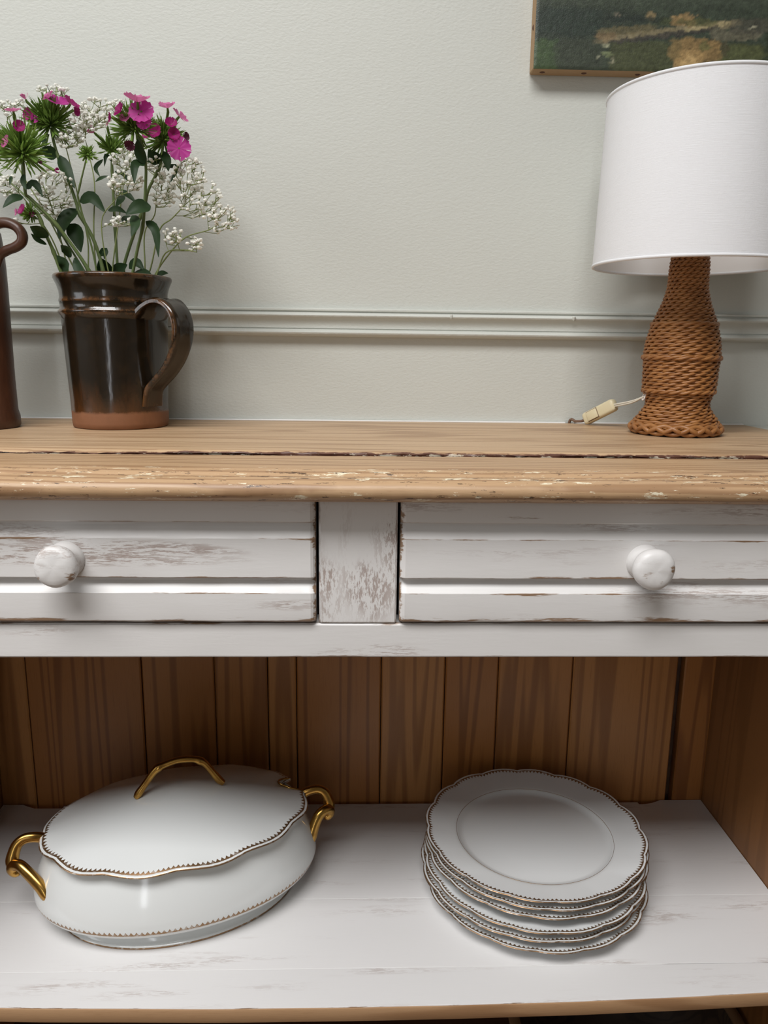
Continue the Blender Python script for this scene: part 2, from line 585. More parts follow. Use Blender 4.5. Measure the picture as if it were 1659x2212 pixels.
def window_frame(name, x0, x1, a0, a1, fixed, axis):
    bars = []
    w = 0.045

    def b(u0, u1, v0, v1):
        if axis == 'Y':
            return box(u0, u1, fixed - 0.06, fixed - 0.02, v0, v1, 0.003)
        return box(u0, u1, v0, v1, fixed + 0.06, fixed + 0.10, 0.003)
    bars += [b(x0, x0 + w, a0, a1), b(x1 - w, x1, a0, a1), b(x0 + w, x1 - w, a0, a0 + w), b(x0 + w, x1 - w, a1 - w, a1)]
    mx = (x0 + x1) / 2
    if x1 - x0 > 0.5:
        bars += [b(mx - 0.015, mx + 0.015, a0 + w, a1 - w)]
    structure(name, join(bars), M['frame'], None)


window_frame('window_1', wx0, wx1, wz0, wz1, RY, 'Y')
structure('window_3', join([box(-RX - .08, -RX - .04, y0_, y1_, z0_, z1_, .003) for y0_, y1_, z0_, z1_ in
                            ((-.85, -.80, 1.0, 2.3), (.10, .15, 1.0, 2.3), (-.80, .10, 1.0, 1.05), (-.80, .10, 2.25, 2.3), (-.365, -.335, 1.05, 2.25))]), M['frame'])
window_frame('window_2', sx0, sx1, sy0, sy1, RZ, 'Z')

# dado moulding on the wall
P = [(0.0, .1340), (-.006, .1336), (-.0075, .1325), (-.0075, .1308), (-.0055, .1298), (-.0055, .1290), (-.0085, .1282), (-.0112, .1270), (-.0124, .1254), (-.0120, .1238),
     (-.0100, .1222), (-.0075, .1200), (-.0058, .1170), (-.0050, .1130), (-.0050, .1106), (-.0040, .1100), (-.0040, .1092), (-.0080, .1086), (-.0110, .1074), (-.0128, .1056),
     (-.0124, .1036), (-.0100, .1020), (-.0060, .1010), (0.0, .1006)]
prof = [(YW + y, ZT + z) for y, z in P]
tr = structure('trim_1', fixn(*extrude_x(prof, [-RX + .001] + [-1 + .1 * i for i in range(21)] + [RX - .001])), M['wall'], 50)
for (px, py, rr) in ((975, 682, 0.0016), (1240, 686, 0.0022)):
    p = atY(px, py, YW - 0.012)
    V, F, _ = lathe([(0, .0018), (.6, .0015), (1, .0004), (.9, -.002), (.4, -.004), (0.01, -.0045)], 10,
                    lambda it, t: p + Vector((math.cos(t) * rr * it[0], math.sin(t) * rr * it[0], it[1])), cap0=True, cap1=True)
    mesh('paint_drip', V, F, M['wall'], tr)
# painted ledge running on past the end of the sideboard
structure('trim_2', join([box(0.482, RX - .001, 0.884, YW - .0005, ZT - 0.016, ZT - 0.001, 0.003, 2), box(0.482, RX - .001, 0.915, YW - .0005, ZT - 0.09, ZT - 0.016, 0.002)]), M['wall'], 35)

cordx = atY(1266, 905, .932).x - .0165          # the lamp flex drops behind the top here
structure('trim_3', join([box(-.479, cordx - .0045, .9456, YW - .0004, ZT - .006, ZT + .0012, .0006), box(cordx + .0045, .479, .9456, YW - .0004, ZT - .006, ZT + .0012, .0006)]), M['frame'], 35)

# ------------------------------------------------------------------ sideboard
SB = empty('sideboard', (0, 0.75, 0), 'distressed white sideboard with pine top, two drawers and an open shelf', 'sideboard')
CE = 0.479           # half width of the top
YF = 0.586           # front of the carcase


def wearof(vals, n):
    return {'wear': vals * n if isinstance(vals, list) else [vals] * n}


# top, front board with its moulded nose
nose = [(0.6600, -.0032, 0, 1), (0.6545, -.0031, 0, .35), (0.648, -.0030, 0, 0), (0.606, -.0030, .1, 0), (0.595, -.0030, .55, 0), (0.5885, -.0032, .95, 0), (.5825, -.0040, 1, 0), (.5785, -.0052, 1, 0), (.5765, -.0064, 1, 0), (.5758, -.0072, 1, 0),
        (.5722, -.0074, 1, 0), (.5680, -.0078, 1, 0), (.5630, -.0092, 1, 0), (.5592, -.0116, .95, 0), (.5572, -.0148, .95, 0), (.5572, -.0182, .98, 0), (.5590, -.0214, 1, 0), (.5625, -.0240, 1, 0), (.5670, -.0256, .9, 0),
        (.5800, -.0258, .2, 0), (.6400, -.0258, 0, 0), (.6600, -.0250, 0, .6)]
xs = list(np.linspace(-CE, CE, 340))


def top_jit(i, k, x, Y, Z):
    nn = mnoise.noise(Vector((x * 35, i * .3, 1.7)))
    n2 = mnoise.noise(Vector((x * 160, 4.2, i * .2)))
    if i in (0, 1, len(nose) - 1):
        Y += 0.0012 * nn + 0.0009 * n2 + 0.0006
        if i == 0: Z -= 0.0005 + 0.0006 * n2
    elif 4 < i < 18:
        Y += 0.00025 * n2 + 0.0003 * nn
        Z += 0.0002 * n2
        Y += 0.0012 * max(0, mnoise.noise(Vector((x * 60, i * .5, 9))) - .35)
    return (x, Y, Z)


V, F = fixn(*extrude_x([(a, ZT + b) for a, b, _, _ in nose], xs, True, top_jit))
mesh('top_board', V, F, M['pine'], SB, 60, attr={'wear': [c for _, _, c, _ in nose] * len(xs), 'gap': [d for _, _, _, d in nose] * len(xs)})
bk = [(.9450, 0, 0, 0), (.700, 0, 0, 0), (.672, 0, .05, 0), (.6665, -.0001, .2, .15), (.6640, -.0004, .3, .75), (.6630, -.0014, .3, 1), (.6636, -.0030, 0, 1.1), (.664, -.024, 0, .5), (.945, -.024, 0, 0)]


def bk_jit(i, k, x, Y, Z):
    if i in (3, 4, 5, 6):
        Y += 0.0024 * mnoise.noise(Vector((x * 30, 3.1, i * .2))) + 0.0014 * mnoise.noise(Vector((x * 140, 7.7, i * .2)))
        if i in (4, 5): Z -= 0.0009 * (1 + mnoise.noise(Vector((x * 90, 1.1, 2))) + mnoise.noise(Vector((x * 25, 3.1, 6))))
    if x < -0.15 and i in (3, 4, 5, 6):
        Z -= 0.0020 * min(1, (-.15 - x) / .08) * (.6, .8, .5, 0)[i - 3]
    return (x, Y, Z)


V, F = fixn(*extrude_x([(a, ZT + b) for a, b, _, _ in bk], xs, True, bk_jit))
mesh('top_board', V, F, M['pine'], SB, 60, attr={'wear': [c for _, _, c, _ in bk] * len(xs), 'gap': [d for _, _, _, d in bk] * len(xs)})
V, F = box(-CE + .02, CE - .02, .640, .690, ZT - .034, ZT - .0262, .001)
mesh('top_batten', V, F, M['dark'], SB, None)

# front rail, posts
def painted_box(name, x0, x1, y0, y1, z0, z1, mat, nx=40, edge=0.004, w_x=1.0, w_z=1.0):
    """Front face as a grid so the rubbed edge can be marked; body behind it."""
    us = sorted(set([x0, x0 + edge * .35, x0 + edge, x1 - edge, x1 - edge * .35, x1] + list(np.linspace(x0 + edge, x1 - edge, nx))))
    zs = [z0, z0 + edge * .35, z0 + edge, (z0 + z1) / 2, z1 - edge, z1 - edge * .35, z1]
    prof = [(y1, z0), (y0 + .0012, z0)] + [(y0, z) for z in zs[1:-1]] + [(y0 + .0012, z1), (y1, z1)]
    n = len(prof)
    wz = [0, 1, .9, 0.0, 0, 0.0, .9, 1, 0]

    def j(i, k, x, Y, Z):
        if k in (0, len(us) - 1) and 0 < i < n - 1: Y += 0.0012
        Y += 0.0003 * mnoise.noise(Vector((x * 40, Z * 90, 3))) if 0 < i < n - 1 else 0
        return (x, Y, Z)
    V, F = fixn(*extrude_x(prof, us, True, j))
    W = []
    for k, u in enumerate(us):
        e = max(0.0, 1 - min(u - x0, x1 - u) / edge) * w_x
        W += [max(wz[i] * w_z, e if 0 < i < n - 1 else 0) for i in range(n)]
    return mesh(name, V, F, mat, SB, 35, attr={'wear': W})


zr1, zr0 = ZC - .2183 * .992, ZC - .2475 * .992
painted_box('front_rail', -.455, .455, YF, YF + .022, zr0, zr1, M['white'], 60, w_z=.72)
painted_box('post', -.0315, .0303, YF - .0005, YF + .022, zr1 + .0004, ZT - .0262, M['post'], 8, w_x=.75, w_z=.3)
for s in (-1, 1):
    x0, x1 = sorted((s * .4360, s * .4705))
    painted_box('post', x0, x1, YF - .0005, YF + .022, 0, ZT - .0262, M['white'], 6)
    x0, x1 = sorted((s * .4555, s * .4705))
    V, F = box(x0, x1, YF + .022, .9045, 0, ZT - .0262, .001)
    mesh('side_panel', V, F, M['side'], SB, None)
painted_box('bottom_rail', -.436, .436, YF, YF + .022, 0.02, 0.075, M['white'], 40)
V, F = box(-.4555, .4555, YF + .0225, .9045, ZC - .246, ZC - .236, .0008)
mesh('drawer_runner_board', V, F, M['dark'], SB, None)
V, F = box(-.4555, .4555, YF + .0225, .9045, 0.060, 0.075, .001)
mesh('bottom_shelf', V, F, M['dark'], SB, None)

# drawers
zs = lambda d: ZC - d
YD = 0.581
DP_K = 0.985
DP = [(-.1145, 0), (-.1150, .0003), (-.1335, .0003), (-.1344, .0010), (-.1349, .0072), (-.1365, .0074), (-.1380, .0070), (-.1430, .0038), (-.1470, .0012), (-.1475, .0006), (-.1477, .0000),
      (-.1490, 0), (-.1520, 0), (-.1640, 0), (-.1760, 0), (-.1792, 0), (-.1800, .0008), (-.1805, .0072), (-.1822, .0074), (-.1836, .0070), (-.1880, .0038), (-.1918, .0012), (-.1924, .0006), (-.1926, .0000),
      (-.1942, 0), (-.1970, 0), (-.2100, 0), (-.2156, .0006), (-.2170, .0020)]
DWt = [.3, .2, .4, .85, .1, 0, 0, 0, .1, .75, .85, .45, .1, 0, .15, .75, .85, .1, 0, 0, 0, .1, .7, .8, .4, .1, .25, .85, .95]


def drawer(x0, x1, knobx, knobz, seed):
    e = .006
    us = [x0, x0 + .0008, x0 + .002, x0 + .004, x0 + e] + list(np.linspace(x0 + .012, x1 - .012, 90)) + [x1 - e, x1 - .004, x1 - .002, x1 - .0008, x1]
    prof = [(YD + .022, ZC - .1142)] + [(YD + d, min(ZC - .1142, ZC + z * DP_K)) for z, d in DP] + [(YD + .022, ZC - .2170 * DP_K)]
    wz = [0] + DWt + [0]
    n = len(prof)

    def j(i, k, x, Y, Z):
        if 0 < i < n - 1:
            dx = min(x - x0, x1 - x)
            if dx < .004: Y += .0032 * (1 - dx / .004) ** 2
            Y += .00025 * mnoise.noise(Vector((x * 30, Z * 80, seed)))
            Z += .00035 * mnoise.noise(Vector((x * 22, i * .7, seed + 3)))
        return (x, Y, Z)
    V, F = fixn(*extrude_x(prof, us, True, j))
    W = []
    for u in us:
        dx = min(u - x0, x1 - u)
        ex = max(0, 1 - dx / .006)
        W += [max(w, ex) if 0 < i < n - 1 else 0 for i, w in enumerate(wz)]
    d = mesh('drawer', V, F, M['white'], SB, 18, attr={'wear': W})
    # wooden knob: foot, neck and a domed, worn head
    c = Vector((knobx, YD, knobz))
    # (head about 33 mm across)
    KP = [(.0150, .002), (.0150, -.0012), (.0138, -.0030), (.0128, -.0060), (.0126, -.0100), (.0132, -.0140), (.0150, -.0166), (.0164, -.0190), (.0169, -.0220), (.0166, -.0248), (.0154, -.0272), (.0130, -.0288), (.0095, -.0297), (.0050, -.0301), (.0004, -.0302)]

    def kp(it, t):
        p = Vector((math.cos(t) * it[0] * .96, it[1] * .9, math.sin(t) * it[0] * .96))
        k = mnoise.noise(p * 90 + Vector((seed, 0, 0)))
        k2 = mnoise.noise(p * 240 + Vector((seed, 5, 0)))
        dent = 1.0 + (.014 * math.cos(3 * t + seed) + .012 * math.cos(5 * t + 2 * seed)) * (it[1] < -.012)
        p = Vector((p.x * dent, p.y + (.0009 * k + .0004 * k2) * (it[1] < -.02), p.z * dent))
        return c + p
    V, F, _ = lathe(KP, 32, kp, cap1=True)
    V, F = fixn(V, F)
    wk = []
    for it in KP:
        for q in range(32):
            t = 2 * math.pi * q / 32
            p = Vector((math.cos(t) * it[0], 0, math.sin(t) * it[0]))
            wk.append((.40 + 1.0 * mnoise.noise(p * 110 + Vector((seed * 3, 2, 1)))) if it[1] < -.024 else .1)
    mesh('knob', V, F, M['white'], d, 60, attr={'wear': wk})
    # hidden drawer box
    b = join([box(x0 + .006, x0 + .016, YD + .0225, .895, ZC - .209, ZC - .125, .0005), box(x1 - .016, x1 - .006, YD + .0225, .895, ZC - .209, ZC - .125, .0005),
              box(x0 + .016, x1 - .016, YD + .0225, .895, ZC - .209, ZC - .205, .0005), box(x0 + .016, x1 - .016, .885, .895, ZC - .205, ZC - .125, .0005)])
    mesh('drawer_box', b[0], b[1], M['dark'], d, None)


drawer(-.4340, -.0338, -.2262, ZC - .1625, 1.0)
drawer(.0326, .4340, .2262, ZC - .1630, 4.0)

# back boards, one plank at a time
cuts = [-.4700, -.4136, -.2710, -.1804, -.1140, -.0780, .0292, .1103, .1780, .2732, .4086]
cuts2 = cuts[1:] + [.4086]
rr = random.Random(3)
for i in range(len(cuts) - 1):
    a, b = cuts[i] + .0006, cuts[i + 1] - .0006
    dy = rr.uniform(0, .0022)
    V, F = box(a, b, .9055 + dy, .9200, 0.02, ZT - .0265, .0016)
    V = [Vector((v.x + (v.z - .55) * rr.uniform(-.0, .0), v.y, v.z)) for v in V]
    mesh('back_board', V, F, M['back'], SB, None)
V, F = box(.4172, .4700, .9055, .9200, 0.02, ZT - .0265, .0016)
mesh('back_board', V, F, M['back'], SB, None)
V, F = box(.39, .44, .9202, .9235, 0.02, ZT - .0265, .0005)
mesh('back_batten', V, F, M['dark'], SB, None)

# the white shelf: three boards, cut back in places along the rear
ZS = 0.38


def shelf_board(yf, yb, raw=False, xs=None):
    xs = xs if xs is not None else list(np.linspace(-.4548, .4548, 120))
    V, F, W = [], [], []
    th = .0125
    for x in xs:
        a, b = yf(x), yb(x)
        ring = [(a + .0000, ZS - .0005), (a + .0003, ZS - .0001), (a + .004, ZS), ((a + b) / 2, ZS), (b - .004, ZS), (b - .0003, ZS - .0001), (b, ZS - .0005), (b, ZS - th), (a, ZS - th)]
        V += [Vector((x, y, z)) for y, z in ring]
        W += [.75, .55, .1, 0, .1, .4, .6, 0, 0]
    n = 9
    for k in range(len(xs) - 1):
        for i in range(n):
            F.append((k * n + i, k * n + (i + 1) % n, (k + 1) * n + (i + 1) % n, (k + 1) * n + i))
    F.append(tuple(range(n))); F.append(tuple((len(xs) - 1) * n + i for i in range(n))[::-1])
    V, F = fixn(V, F)
    return V, F, W


bow = lambda x: .5835 + .0085 * ((x + .02) / .38) ** 2 + .0005 * mnoise.noise(Vector((x * 12, 0, 5)))
V, F, W = shelf_board(lambda x: bow(x) + .0012, lambda x: .6288)
sf = mesh('shelf_board', V, F, M['shelf'], SB, 35, attr={'wear': W})
# raw front edge of the shelf
xs = list(np.linspace(-.4548, .4548, 90))
V, F = [], []
for x in xs:
    a = bow(x)
    V += [Vector((x, y, z)) for y, z in ((a + .0014, ZS - .0010), (a + .0002, ZS - .0012), (a - .0004, ZS - .003), (a - .0004, ZS - .0135), (a + .0006, ZS - .0150), (a + .0014, ZS - .0150))]
for k in range(len(xs) - 1):
    for i in range(6):
        F.append((k * 6 + i, k * 6 + (i + 1) % 6, (k + 1) * 6 + (i + 1) % 6, (k + 1) * 6 + i))
F += [tuple(range(6)), tuple((len(xs) - 1) * 6 + i for i in range(6))[::-1]]
V, F = fixn(V, F)
mesh('shelf_edge', V, F, M['edge'], SB, 40)
V, F, W = shelf_board(lambda x: .6290 + (.0006 if x > .3 else 0), lambda x: .7240)
mesh('shelf_board', V, F, M['shelf'], SB, 35, attr={'wear': [w * .6 for w in W]})


def rear(x):
    if x > .40: return .9045
    if x > .372: return .8955 + .009 * ((x - .372) / .028) ** 2
    if x > .369: return .8955
    if x > -.375: return .9000
    if x > -.377: return .9000
    if x > -.412: return .8945
    if x > -.43: return .8945 + (-.412 - x) / .018 * .008
    return .9030


xr = sorted(set(list(np.linspace(-.4548, .4548, 120)) + [.3688, .3692, .3718, .3722, .4002, -.3748, -.3768, -.3772, -.4122, -.43]))
V, F, W = shelf_board(lambda x: .7241, rear, xs=xr)
mesh('shelf_board', V, F, M['shelf'], SB, 35, attr={'wear': [w * .6 for w in W]})

# ------------------------------------------------------------------ stack of plates
PC = (0.1965, 0.7570)


def lobe(t, n=16, ph=0.0):
    s = abs(math.cos(n / 2 * (t + ph)))
    return 0.977 + 0.023 * s ** 0.8


def plate_geo(R=.1215):
    # (radius fraction, height, gilt distance, lobe weight): underside then the top
    prof = [(.02, .0042, .5, 0), (.60, .0042, .5, 0), (.63, .0000, .5, 0), (.655, .0000, .5, 0), (.665, .0035, .5, 0), (.72, .0068, .5, .15), (.86, .0118, .5, .5), (.97, .0156, .5, .95), (.993, .0163, .0009, 1.0),
            (1.0, .0170, .0, 1.0), (.9955, .0176, .0006, 1), (.985, .0175, .0019, 1), (.97, .0171, .0037, .95), (.95, .0165, .0061, .9), (.93, .0160, .0086, .8), (.86, .0143, .017, .5), (.78, .0125, .027, .25), (.735, .0115, .033, .08),
            (.706, .0107, .0365, 0), (.690, .0093, .0385, 0), (.672, .0076, .041, 0), (.63, .0067, .046, 0), (.40, .0062, .074, 0), (.02, .0062, .12, 0)]

    def pos(it, t):
        r, z, d, w = it
        f = 1 + (lobe(t) - 1) * w
        zz = z + 0.0009 * w * (lobe(t) - .99) / .02
        return Vector((math.cos(t) * R * r * f, math.sin(t) * R * r * f, zz))
    V, F, U = lathe(prof, 160, pos, [p[2] for p in prof], True, True)
    return V, F, U


PV, PF, PU = plate_geo()
ring_m = None
plates = [(-.002, -.0130, 0.4, 0), (-.0045, -.0100, 1.0, .0095), (-.002, -.0090, .2, .0178), (.000, -.003, .75, .0290), (.0005, -.001, .1, .0369), (0, 0, .55, .0447)]
names = ['bottom plate of the stack', 'second plate from the bottom of the stack', 'third plate from the bottom of the stack', 'third plate from the top of the stack', 'plate just under the top one of the stack', 'top plate of the stack, its whole face showing']
for k, (dx, dy, rot, zp) in enumerate(plates):
    c = Vector((PC[0] + dx, PC[1] + dy, ZS + .0003 + zp))
    if k == 0:
        po = mesh('dinner_plate', [v + c for v in PV], PF, M['porcelain'], None, 50, fuv=PU, origin=c)
        base_me = po.data
    else:
        po = bpy.data.objects.new('dinner_plate', base_me)
        COL.objects.link(po)
        po.location = c
        ORG[po.name] = c
    po.rotation_euler = (0, 0, rot)
    tag(po, 'scalloped white porcelain plate with gilt edge, ' + names[k], 'plate', 'stacked scalloped plates on the shelf')
    # thin gilt line around the well
    if ring_m is None:
        rv, rf, _ = lathe([(.0860, .01055), (.0860, .01085), (.0857, .01085), (.0857, .01055)], 96, lambda it, t: Vector((math.cos(t) * it[0], math.sin(t) * it[0], it[1])))
        ln = mesh('gilt_line', [v + c for v in rv], rf, M['gold'], po, 60, origin=c)
        ln.location = (0, 0, 0)
        ring_m = ln.data
    else:
        ln = bpy.data.objects.new('gilt_line', ring_m)
        COL.objects.link(ln)
        ln.parent = po

# ------------------------------------------------------------------ tureen
TC = Vector((-.190, .743, ZS + .0003))
TA = rad(16.5)
TD, TN = Vector((math.cos(TA), math.sin(TA), 0)), Vector((-math.sin(TA), math.cos(TA), 0))
TU = empty('soup_tureen', TC, 'oval white porcelain soup tureen with lid and gilded scroll handles', 'tureen')


def tl(r, lat, z):
    """tureen space: along the long axis, toward the front, up."""
    return TC + TD * r - TN * lat + Vector((0, 0, z))


def perim(a, b, n=240):
    """angle table with even arc length so the printed teeth stay even."""
    ts = np.linspace(0, 2 * math.pi, 2001)
    x, y = a * np.cos(ts), b * np.sin(ts)
    s = np.concatenate([[0], np.cumsum(np.hypot(np.diff(x), np.diff(y)))])
    return np.interp(np.linspace(0, s[-1], n + 1)[:-1], s, ts)


NT = 240
ANG = perim(.146, .098, NT)


def oval(prof, posf, uvd, cap0=False, cap1=False):
    return lathe(prof, NT, lambda it, t: posf(it, ANG[int(round(t / (2 * math.pi) * NT)) % NT]), uvd, cap0, cap1)


body = [(.04, .02, .0070, .5), (.106, .068, .0070, .5), (.116, .078, .0000, .5), (.1235, .0845, .0000, -.0003), (.1240, .0850, .0012, .0003), (.1234, .0845, .0022, .0013), (.1212, .0825, .0034, .0024), (.1208, .0822, .0036, .05), (.1175, .0785, .0085, .05), (.1185, .0788, .0125, .05),
        (.128, .085, .0165, .05), (.138, .092, .0200, .05), (.1436, .0962, .0236, .05), (.1452, .0976, .0258, .05), (.1456, .0980, .0270, .0026), (.1462, .0984, .0284, .0036), (.1472, .0988, .0322, .0075), (.1466, .0980, .0395, .0150), (.1440, .0955, .0495, .024), (.1398, .0922, .0605, .035), (.1345, .0878, .0720, .05), (.1300, .0840, .0815, .06),
        (.1290, .0828, .0880, .06), (.1280, .0818, .0888, .06), (.1265, .0805, .0882, .06), (.1265, .0805, .0820, .06),
        (.1310, .0845, .0660, .06), (.1370, .0890, .0400, .06), (.128, .084, .0240, .06), (.100, .062, .0190, .06), (.04, .02, .0170, .06)]
V, F, U = oval(body, lambda it, t: tl(it[0] * math.cos(t), -it[1] * math.sin(t), it[2]), [p[3] for p in body], True, True)
mesh('tureen_body', V, F, M['tureen'], TU, 50, fuv=U)


def lid_r(t):
    return 1.0 + 0.017 * (1 - 2 * abs(math.sin(6 * t + .4)) ** 1.0) * -1 * .7 + 0.004 * math.cos(6 * t + 1.0)


NTH = rad(11)


def dip(t):
    d = (t - NTH + math.pi) % (2 * math.pi) - math.pi
    k = abs(d) / 0.165
    return 1.2 if k >= 1 else 1.03 - 0.215 * math.sqrt(max(0, 1 - k * k))


LA, LB = .1375, .0955
lid = [(.90, .0850, .5, 0), (.915, .0868, .5, .6), (.97, .0880, .5, 1), (.992, .0880, .0004, 1), (1.0, .0890, .0, 1), (.996, .0899, .0006, 1), (.985, .0904, .0019, 1)]
for _r, _d, _w in ((.965, .0045, .9), (.94, .0080, .75), (.90, .0130, .5), (.84, .021, .2), (.75, .033, 0), (.62, .05, 0), (.45, .075, 0), (.32, .09, 0), (.2, .11, 0), (.1, .12, 0), (.01, .14, 0)):
    lid.append((_r, .0906 + .0308 * (1 - math.sqrt(_r * _r + .012) ** 1.35) * 1.03, _d, _w))


def lidpos(it, t):
    r = min(it[0] * (1 + (lid_r(t) - 1) * it[3]), dip(t))
    wave = .0012 * it[3] * math.cos(12 * t + .4)
    return tl(LA * r * math.cos(t), -LB * r * math.sin(t), it[1] + wave)


V, F, U = oval(lid, lidpos, [p[2] for p in lid], False, True)
lido = mesh('lid', V, F, M['tureen'], TU, 60, fuv=U)
# gilded rim of the ladle notch
pts = []
for k in range(15):
    d = -0.158 + 0.316 * k / 14
    t = NTH + d
    r = dip(t)
    z = np.interp(r, [.80, .84, .90, .94, .965, 1.0], [.0990, .0974, .0950, .0932, .0920, .0902])
    pts.append(tl(LA * r * math.cos(t), -LB * r * math.sin(t), float(z)))
V, F = tube(pts, .0011, 6)
mesh('notch_rim', V, F, M['gold'], lido, 60)
# lid handle, a twig-like gilded arch
hp = spline([(-.0430, .1170, .0030), (-.0400, .1215, .0042), (-.0330, .1310, .0036), (-.0240, .1430, .0040), (-.0185, .1475, .0046), (-.0140, .1492, .0036), (-.0020, .1522, .0034), (.0080, .1524, .0036), (.0180, .1506, .0034), (.0235, .1480, .0044), (.0285, .1440, .0038), (.0350, .1345, .0036), (.0420, .1235, .0042), (.0470, .1180, .0032)], 60)
V, F = tube([tl(p[0], -.002, p[1] - .0005) for p in hp], [p[2] for p in hp], 12, up=(TN.x, TN.y, 0))
mesh('lid_handle', V, F, M['gold'], lido, 60)
# side handles: an upper loop and a scrolled lower arm
for s in (-1, 1):
    up = spline([(.124, -.004, .0810, .0055), (.1340, -.003, .0870, .0055), (.1430, -.002, .0905, .0054), (.1515, -.002, .0905, .0054), (.1585, -.001, .0865, .0056), (.1622, .001, .0790, .0060), (.1640, .003, .0710, .0064), (.1625, .005, .0640, .0055)], 40)
    tip = [(.1585, .006, .0620, .0035), (.1612, .006, .0600, .0052), (.1640, .005, .0635, .0062), (.1615, .007, .0690, .0064)]
    if s < 0:
        arm = [(.1555, .012, .0700, .0064), (.1490, .018, .0660, .0066), (.1420, .024, .0600, .0068), (.1360, .029, .0540, .0070), (.1315, .033, .0475, .0068), (.1275, .036, .0420, .0046)]
    else:
        arm = [(.1555, .010, .0700, .0064), (.1500, .012, .0665, .0066), (.1455, .014, .0600, .0068), (.1420, .016, .0520, .0070), (.1395, .018, .0450, .0068), (.1375, .019, .0380, .0046)]
    lo = spline(tip + arm, 50)
    V, F = join([tube([tl(s * p[0], p[1], p[2]) for p in up], [p[3] for p in up], 12, flat=.8), tube([tl(s * p[0], p[1], p[2]) for p in lo], [p[3] for p in lo], 12, flat=.85)])
    mesh('handle', V, F, M['gold'], TU, 60)

# ------------------------------------------------------------------ old bowl on the bottom shelf
BC = Vector((.3135, .742, .0752))
BW = empty('wooden_bowl', BC, 'large old dark wooden bowl on the bottom shelf of the sideboard', 'bowl')
bp = [(.01, 0), (.070, 0), (.085, .004), (.112, .035), (.130, .080), (.1355, .118), (.1360, .1240)]
V, F, _ = lathe(bp, 64, lambda it, t: BC + Vector((math.cos(t) * it[0], math.sin(t) * it[0], it[1])), cap0=True)
bp2 = [(.1240, .1240), (.118, .085), (.100, .045), (.075, .018), (.01, .012)]
V2, F2, _ = lathe(bp2, 64, lambda it, t: BC + Vector((math.cos(t) * it[0], math.sin(t) * it[0], it[1])), cap1=True)
V, F = join([(V, F), (V2, F2)])
mesh('bowl_body', V, F, M['bowl'], BW, 40)
V, F, _ = lathe([(.1362, .1235), (.1366, .1262), (.1345, .1285), (.1270, .1285), (.1238, .1262), (.1238, .1235), (.1362, .1235)], 64, lambda it, t: BC + Vector((math.cos(t) * it[0], math.sin(t) * it[0], it[1])))
mesh('bowl_rim', V, F, M['bowlrim'], BW, 50)

# ------------------------------------------------------------------ jug
JC = Vector((-.2645, .8650, ZT + .0003))
JG = empty('earthenware_jug', JC, 'dark brown glazed earthenware jug with bare terracotta foot, holding flowers', 'jug')
jp = [(.010, .0030, 0), (.046, .0020, 0), (.0485, 0, 0), (.0500, .0010, 0), (.0508, .0060, 0), (.0510, .0150, 0), (.0514, .0300, 0), (.0527, .0600, 0), (.0540, .0900, 0), (.0548, .1130, 0), (.0556, .1172, .2), (.0572, .1190, .8), (.0576, .1206, .2), (.0574, .1222, .9), (.0558, .1236, .2), (.0552, .1275, 0), (.0556, .1305, .0), (.0563, .1322, .9), (.0558, .1342, .3), (.0553, .1365, 0), (.0556, .1420, 0), (.0572, .1480, 0), (.0594, .1530, 0), (.0606, .1556, .3), (.0606, .1576, .5), (.0596, .1590, .6), (.0578, .1594, .3), (.0560, .1580, 0), (.0535, .1500, 0), (.0505, .1350, 0), (.0495, .1000, 0), (.0460, .0300, 0), (.040, .0080, 0), (.010, .0070, 0)]


def jpos(it, t):
    k = .0004 * mnoise.noise(Vector((math.cos(t) * 2, math.sin(t) * 2, it[1] * 40)))
    return JC + Vector((math.cos(t) * (it[0] + k), math.sin(t) * (it[0] + k), it[1]))


V, F, _ = lathe(jp, 96, jpos, cap0=True, cap1=True)
mesh('jug_body', V, F, M['jug'], JG, 60, attr={'wear': [p[2] for p in jp for _ in range(96)]}, origin=JC)
# strap handle, turned a little towards the viewer
ha = rad(-33)
hd = Vector((math.cos(ha), math.sin(ha), 0))
hs = Vector((-hd.y, hd.x, 0))
hpx = spline([(.0500, .1170), (.0600, .1262), (.0720, .1312), (.0850, .1298), (.0960, .1200), (.1000, .1060), (.0975, .0900), (.0890, .0740), (.0760, .0600), (.0620, .0490), (.0545, .0420), (.0520, .0330), (.0505, .0240)], 60)
V, F = [], []
n = len(hpx)
for i, p in enumerate(hpx):
    a = hpx[max(i - 1, 0)]; b = hpx[min(i + 1, n - 1)]
    t = Vector((b[0] - a[0], b[1] - a[1])).normalized()
    nx, nz = -t.y, t.x
    u = i / (n - 1)
    w = float(np.interp(u, [0, .12, .3, .6, .85, 1], [.0215, .0175, .0145, .0130, .0125, .0135]))
    th = float(np.interp(u, [0, .2, .8, 1], [.0050, .0044, .0042, .0026]))
    ring = [(-1, -.35), (-.75, -.85), (0, -1), (.75, -.85), (1, -.35), (1, .35), (.78, .9), (.40, .62), (0, .8), (-.40, .62), (-.78, .9), (-1, .35)]
    for (q, v) in ring:
        V.append(JC + hd * (p[0] + nx * v * th) + hs * (q * w) + Vector((0, 0, p[1] + nz * v * th)))
m = 12
for i in range(n - 1):
    for j in range(m):
        F.append((i * m + j, i * m + (j + 1) % m, (i + 1) * m + (j + 1) % m, (i + 1) * m + j))
F += [tuple(range(m)), tuple((n - 1) * m + j for j in range(m))[::-1]]
V, F = fixn(V, F)
mesh('handle', V, F, M['jug'], JG, 55, attr={'wear': [(.6 if j in (0, 4, 5, 11) else 0) for _ in range(n) for j in range(m)]}, origin=JC)

